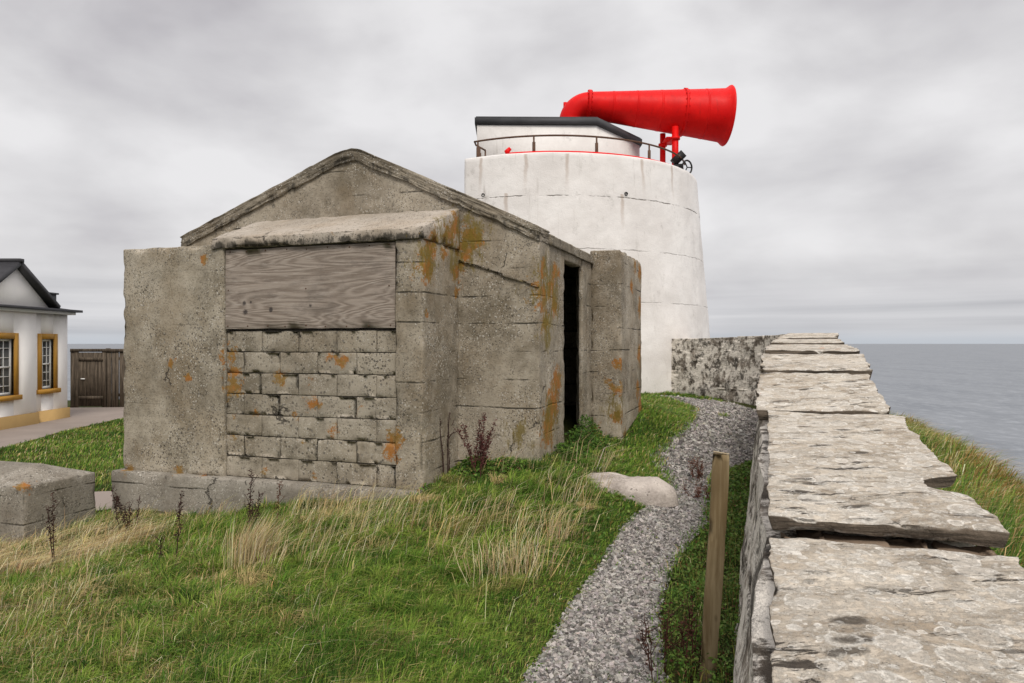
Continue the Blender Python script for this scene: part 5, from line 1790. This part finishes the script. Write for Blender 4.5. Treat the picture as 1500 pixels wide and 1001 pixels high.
tuft(752, 838, 260, (0.30, 0.20), 0.22, 0.42, (0.03, -0.02), ST, 'large splayed pale grass tuft halfway between the hut and the path', 0.16, droop=0.45)
tuft(815, 792, 130, (0.22, 0.16), 0.20, 0.36, (0.12, 0.0), ST + [G_OLIVE], 'sparse loose grass tuft leaning toward the path below the flat rock', 0.13)
tuft(838, 668, 300, (0.30, 0.14), 0.06, 0.15, (0.05, -0.02), [(0.30, 0.225, 0.14), (0.40, 0.31, 0.20), (0.22, 0.15, 0.08)], 'flattened brown hay lying in front of the dark doorway', 0.16, droop=0.5, wd=0.0045)
tuft(640, 768, 260, (0.6, 0.16), 0.14, 0.26, (0.17, 0.0), [G_STRAW, G_OLIVE, G_BROWN], 'brownish bent grass clump at the right corner of the hut plinth', 0.08)
tuft(1060, 612, 60, (0.1, 0.1), 0.06, 0.14, (0.02, 0.0), [G_OLIVE, G_MID], 'tiny green grass tuft at the wall foot where the path bends', 0.05)


def dock(px, py, hgt, lean, nb, label, col=(0.042, 0.020, 0.015), spread=0.25, seed=0, seeds=26, thick=0.005, group='dead dock stems', name='dead_dock', cat='dead plant', straight=0.0, dens=1.0):
    r_ = np.random.default_rng(seed + 100)
    c3 = gp(px, py)
    mb = MB()
    for k in range(nb):
        t = np.linspace(0, 1, 9)
        hk = hgt * (1 if k == 0 else 0.55 + 0.4 * r_.random())
        dx = lean + (0 if k == 0 else r_.normal(0, spread))
        dy = r_.normal(0, spread * 0.6)
        bx, by = r_.normal(0, 0.02 + 0.03 * (nb > 3), 2)
        path = np.stack([c3[0] + bx + dx * hk * t ** 1.4, c3[1] + by + dy * hk * t ** 1.4, c3[2] - 0.04 + (hk + 0.04) * t], 1) + r_.normal(0, 0.003, (9, 3))
        rad_ = thick * (1 - 0.65 * t)
        v, f = tube(path, rad_, 5)
        mb.add(v, f, np.array(col) * (0.8 + 0.5 * r_.random()))
        ns = int(2.2 * seeds * hk / 0.4 * dens)
        if ns:
            ts = 0.30 + 0.7 * r_.random(ns)
            P = np.stack([np.interp(ts, t, path[:, q]) for q in range(3)], 1) + r_.normal(0, 0.010, (ns, 3))
            rng_sz = 0.013 + 0.015 * r_.random(ns)
            mb.add(*leaves(P, rng_sz, np.array(col) * (0.7 + 0.9 * r_.random((ns, 1)))))
        # short side twigs
        for j in range(int(3 * dens)):
            ts = 0.4 + 0.5 * r_.random()
            p0 = np.array([np.interp(ts, t, path[:, q]) for q in range(3)])
            p1 = p0 + np.array([r_.normal(0, 0.05), r_.normal(0, 0.04), 0.05 + 0.06 * r_.random()])
            v, f = tube([p0, p1], [thick * 0.5, thick * 0.3], 4)
            mb.add(v, f, np.array(col))
            P = p0 + (p1 - p0) * r_.random((6, 1)) + r_.normal(0, 0.005, (6, 3))
            mb.add(*leaves(P, np.full(6, 0.013), np.tile(np.array(col) * 1.1, (6, 1))))
    o = mb.build(name, M_STEM, None, tuple(c3))
    return tag(o, label, cat, group)
dock(188, 782, 0.46, -0.12, 6, 'bushy dark dead dock in front of the left end of the hut plinth', spread=0.22, seed=1, seeds=44)
dock(355, 792, 0.60, 0.02, 1, 'tall single dark dock stem in front of the left edge of the blockwork', seed=2, seeds=60)
dock(262, 822, 0.55, 0.0, 1, 'single dark dock stem standing in grass before the middle of the buttress', seed=3, seeds=60)
dock(78, 826, 0.62, -0.03, 2, 'thin dark dock stem in front of the low concrete block', seed=4, seeds=34, spread=0.06)
dock(372, 778, 0.33, 0.03, 3, 'short dark dock cluster at the plinth beside the tall single stem', seed=5, seeds=44, spread=0.1)
dock(404, 778, 0.42, 0.02, 1, 'slender reddish dock stem at the plinth, right of the short cluster', seed=6, seeds=36, col=(0.10, 0.042, 0.025))
dock(240, 826, 0.22, 0.05, 1, 'short dark dock stem low in the grass left of a taller one', seed=7, seeds=40)
dock(700, 692, 0.55, 0.10, 11, 'thick reddish brown dock clump in the recess beside the hut bay', seed=8, seeds=60, col=(0.085, 0.030, 0.026), spread=0.26)
dock(650, 694, 0.78, -0.04, 8, 'tall leafless dark shrub twigs growing in the hut recess corner', seed=9, seeds=8, col=(0.055, 0.03, 0.024), spread=0.16, group=None, name='dead_shrub', cat='dead plant', thick=0.009)
dock(1024, 706, 0.26, 0.0, 9, 'brown withered twigs at the right edge of the path behind the post', seed=10, seeds=40, col=(0.13, 0.06, 0.04), spread=0.45, group=None, name='withered_plant')
dock(1022, 735, 0.18, -0.1, 7, 'low rusty withered plant spilling onto the path near the flat rock', seed=13, seeds=40, col=(0.15, 0.07, 0.05), spread=0.5, group=None, name='withered_plant')
dock(966, 992, 0.33, -0.12, 4, 'dark bare stems on the path edge at the bottom of the picture', seed=11, seeds=14, col=(0.055, 0.026, 0.018), spread=0.16, thick=0.0045)
dock(1000, 992, 0.46, -0.05, 9, 'dense dark red stems immediately left of the timber post', seed=12, seeds=16, col=(0.065, 0.025, 0.016), spread=0.17, thick=0.0045)
dock(950, 570, 0.55, 0.06, 8, 'dark bare twigs against the foot of the white tower', seed=14, seeds=10, col=(0.05, 0.035, 0.028), spread=0.28, group=None, name='dead_shrub', thick=0.008)
dock(1290, 592, 0.42, -0.1, 2, 'thin bare stalk rising beside the seaward edge of the wall', seed=15, seeds=6, col=(0.10, 0.07, 0.04), spread=0.1, group=None, name='dead_stalk')


def flowers(px, py, r, n_, hh, petal, heart, psize, label, name, cat):
    c3 = gp(px, py)
    root = thing(name, label, cat, tuple(c3))
    for k in range(n_):
        st, fl = MB(), MB()
        q = rng.normal(0, 0.5, 2) * r
        x, y = c3[0] + q[0], c3[1] + q[1]
        z0 = float(H(x, y))
        hk = hh * (0.6 + 0.5 * rng.random())
        p1 = np.array([x + rng.normal(0, 0.03), y + rng.normal(0, 0.03), z0 + hk])
        v, f = tube([(x, y, z0 - 0.02), 0.5 * (np.array([x, y, z0]) + p1) + rng.normal(0, .006, 3), p1], [0.0022, 0.002, 0.0016], 4)
        st.add(v, f, (0.06, 0.10, 0.02))
        P = np.array([x, y, z0]) + (p1 - np.array([x, y, z0])) * rng.random((7, 1))
        st.add(*leaves(P, np.full(7, 0.03), pick(LEAFP[:3], np.ones((7, 3)))))
        for j in range(9):
            t = 2 * math.pi * j / 9
            d = np.array([math.cos(t), math.sin(t), 0.25])
            s_ = np.array([-math.sin(t), math.cos(t), 0])
            fl.add(np.stack([p1, p1 + d * psize * .6 + s_ * psize * .2, p1 + d * psize, p1 + d * psize * .6 - s_ * psize * .2]), [np.array([[0, 1, 2, 3]])], petal)
        v, f = lathe([(0, psize * .35), (psize * .25, psize * .25)], p1, (0, 0, 1), 8)
        fl.add(v, f, heart)
        st.build('stem', M_LEAF, root, tuple(c3))
        fl.build('flower_head', M_LEAF, root, tuple(c3))
flowers(755, 668, 0.26, 14, 0.36, (0.70, 0.70, 0.62), (0.5, 0.4, 0.05), 0.022, 'small white flowers on leafy stems at the corner of the gable wall', 'white_flowers', 'flowers')
flowers(1046, 1004, 0.05, 3, 0.06, (0.75, 0.40, 0.02), (0.6, 0.28, 0.02), 0.018, 'small orange yellow flower at the foot of the timber post', 'yellow_flower', 'flower')
flowers(1398, 672, 0.10, 5, 0.10, (0.72, 0.72, 0.68), (0.5, 0.5, 0.4), 0.025, 'pale flower head in the rough grass beyond the broken coping slab', 'pale_flower', 'flower')
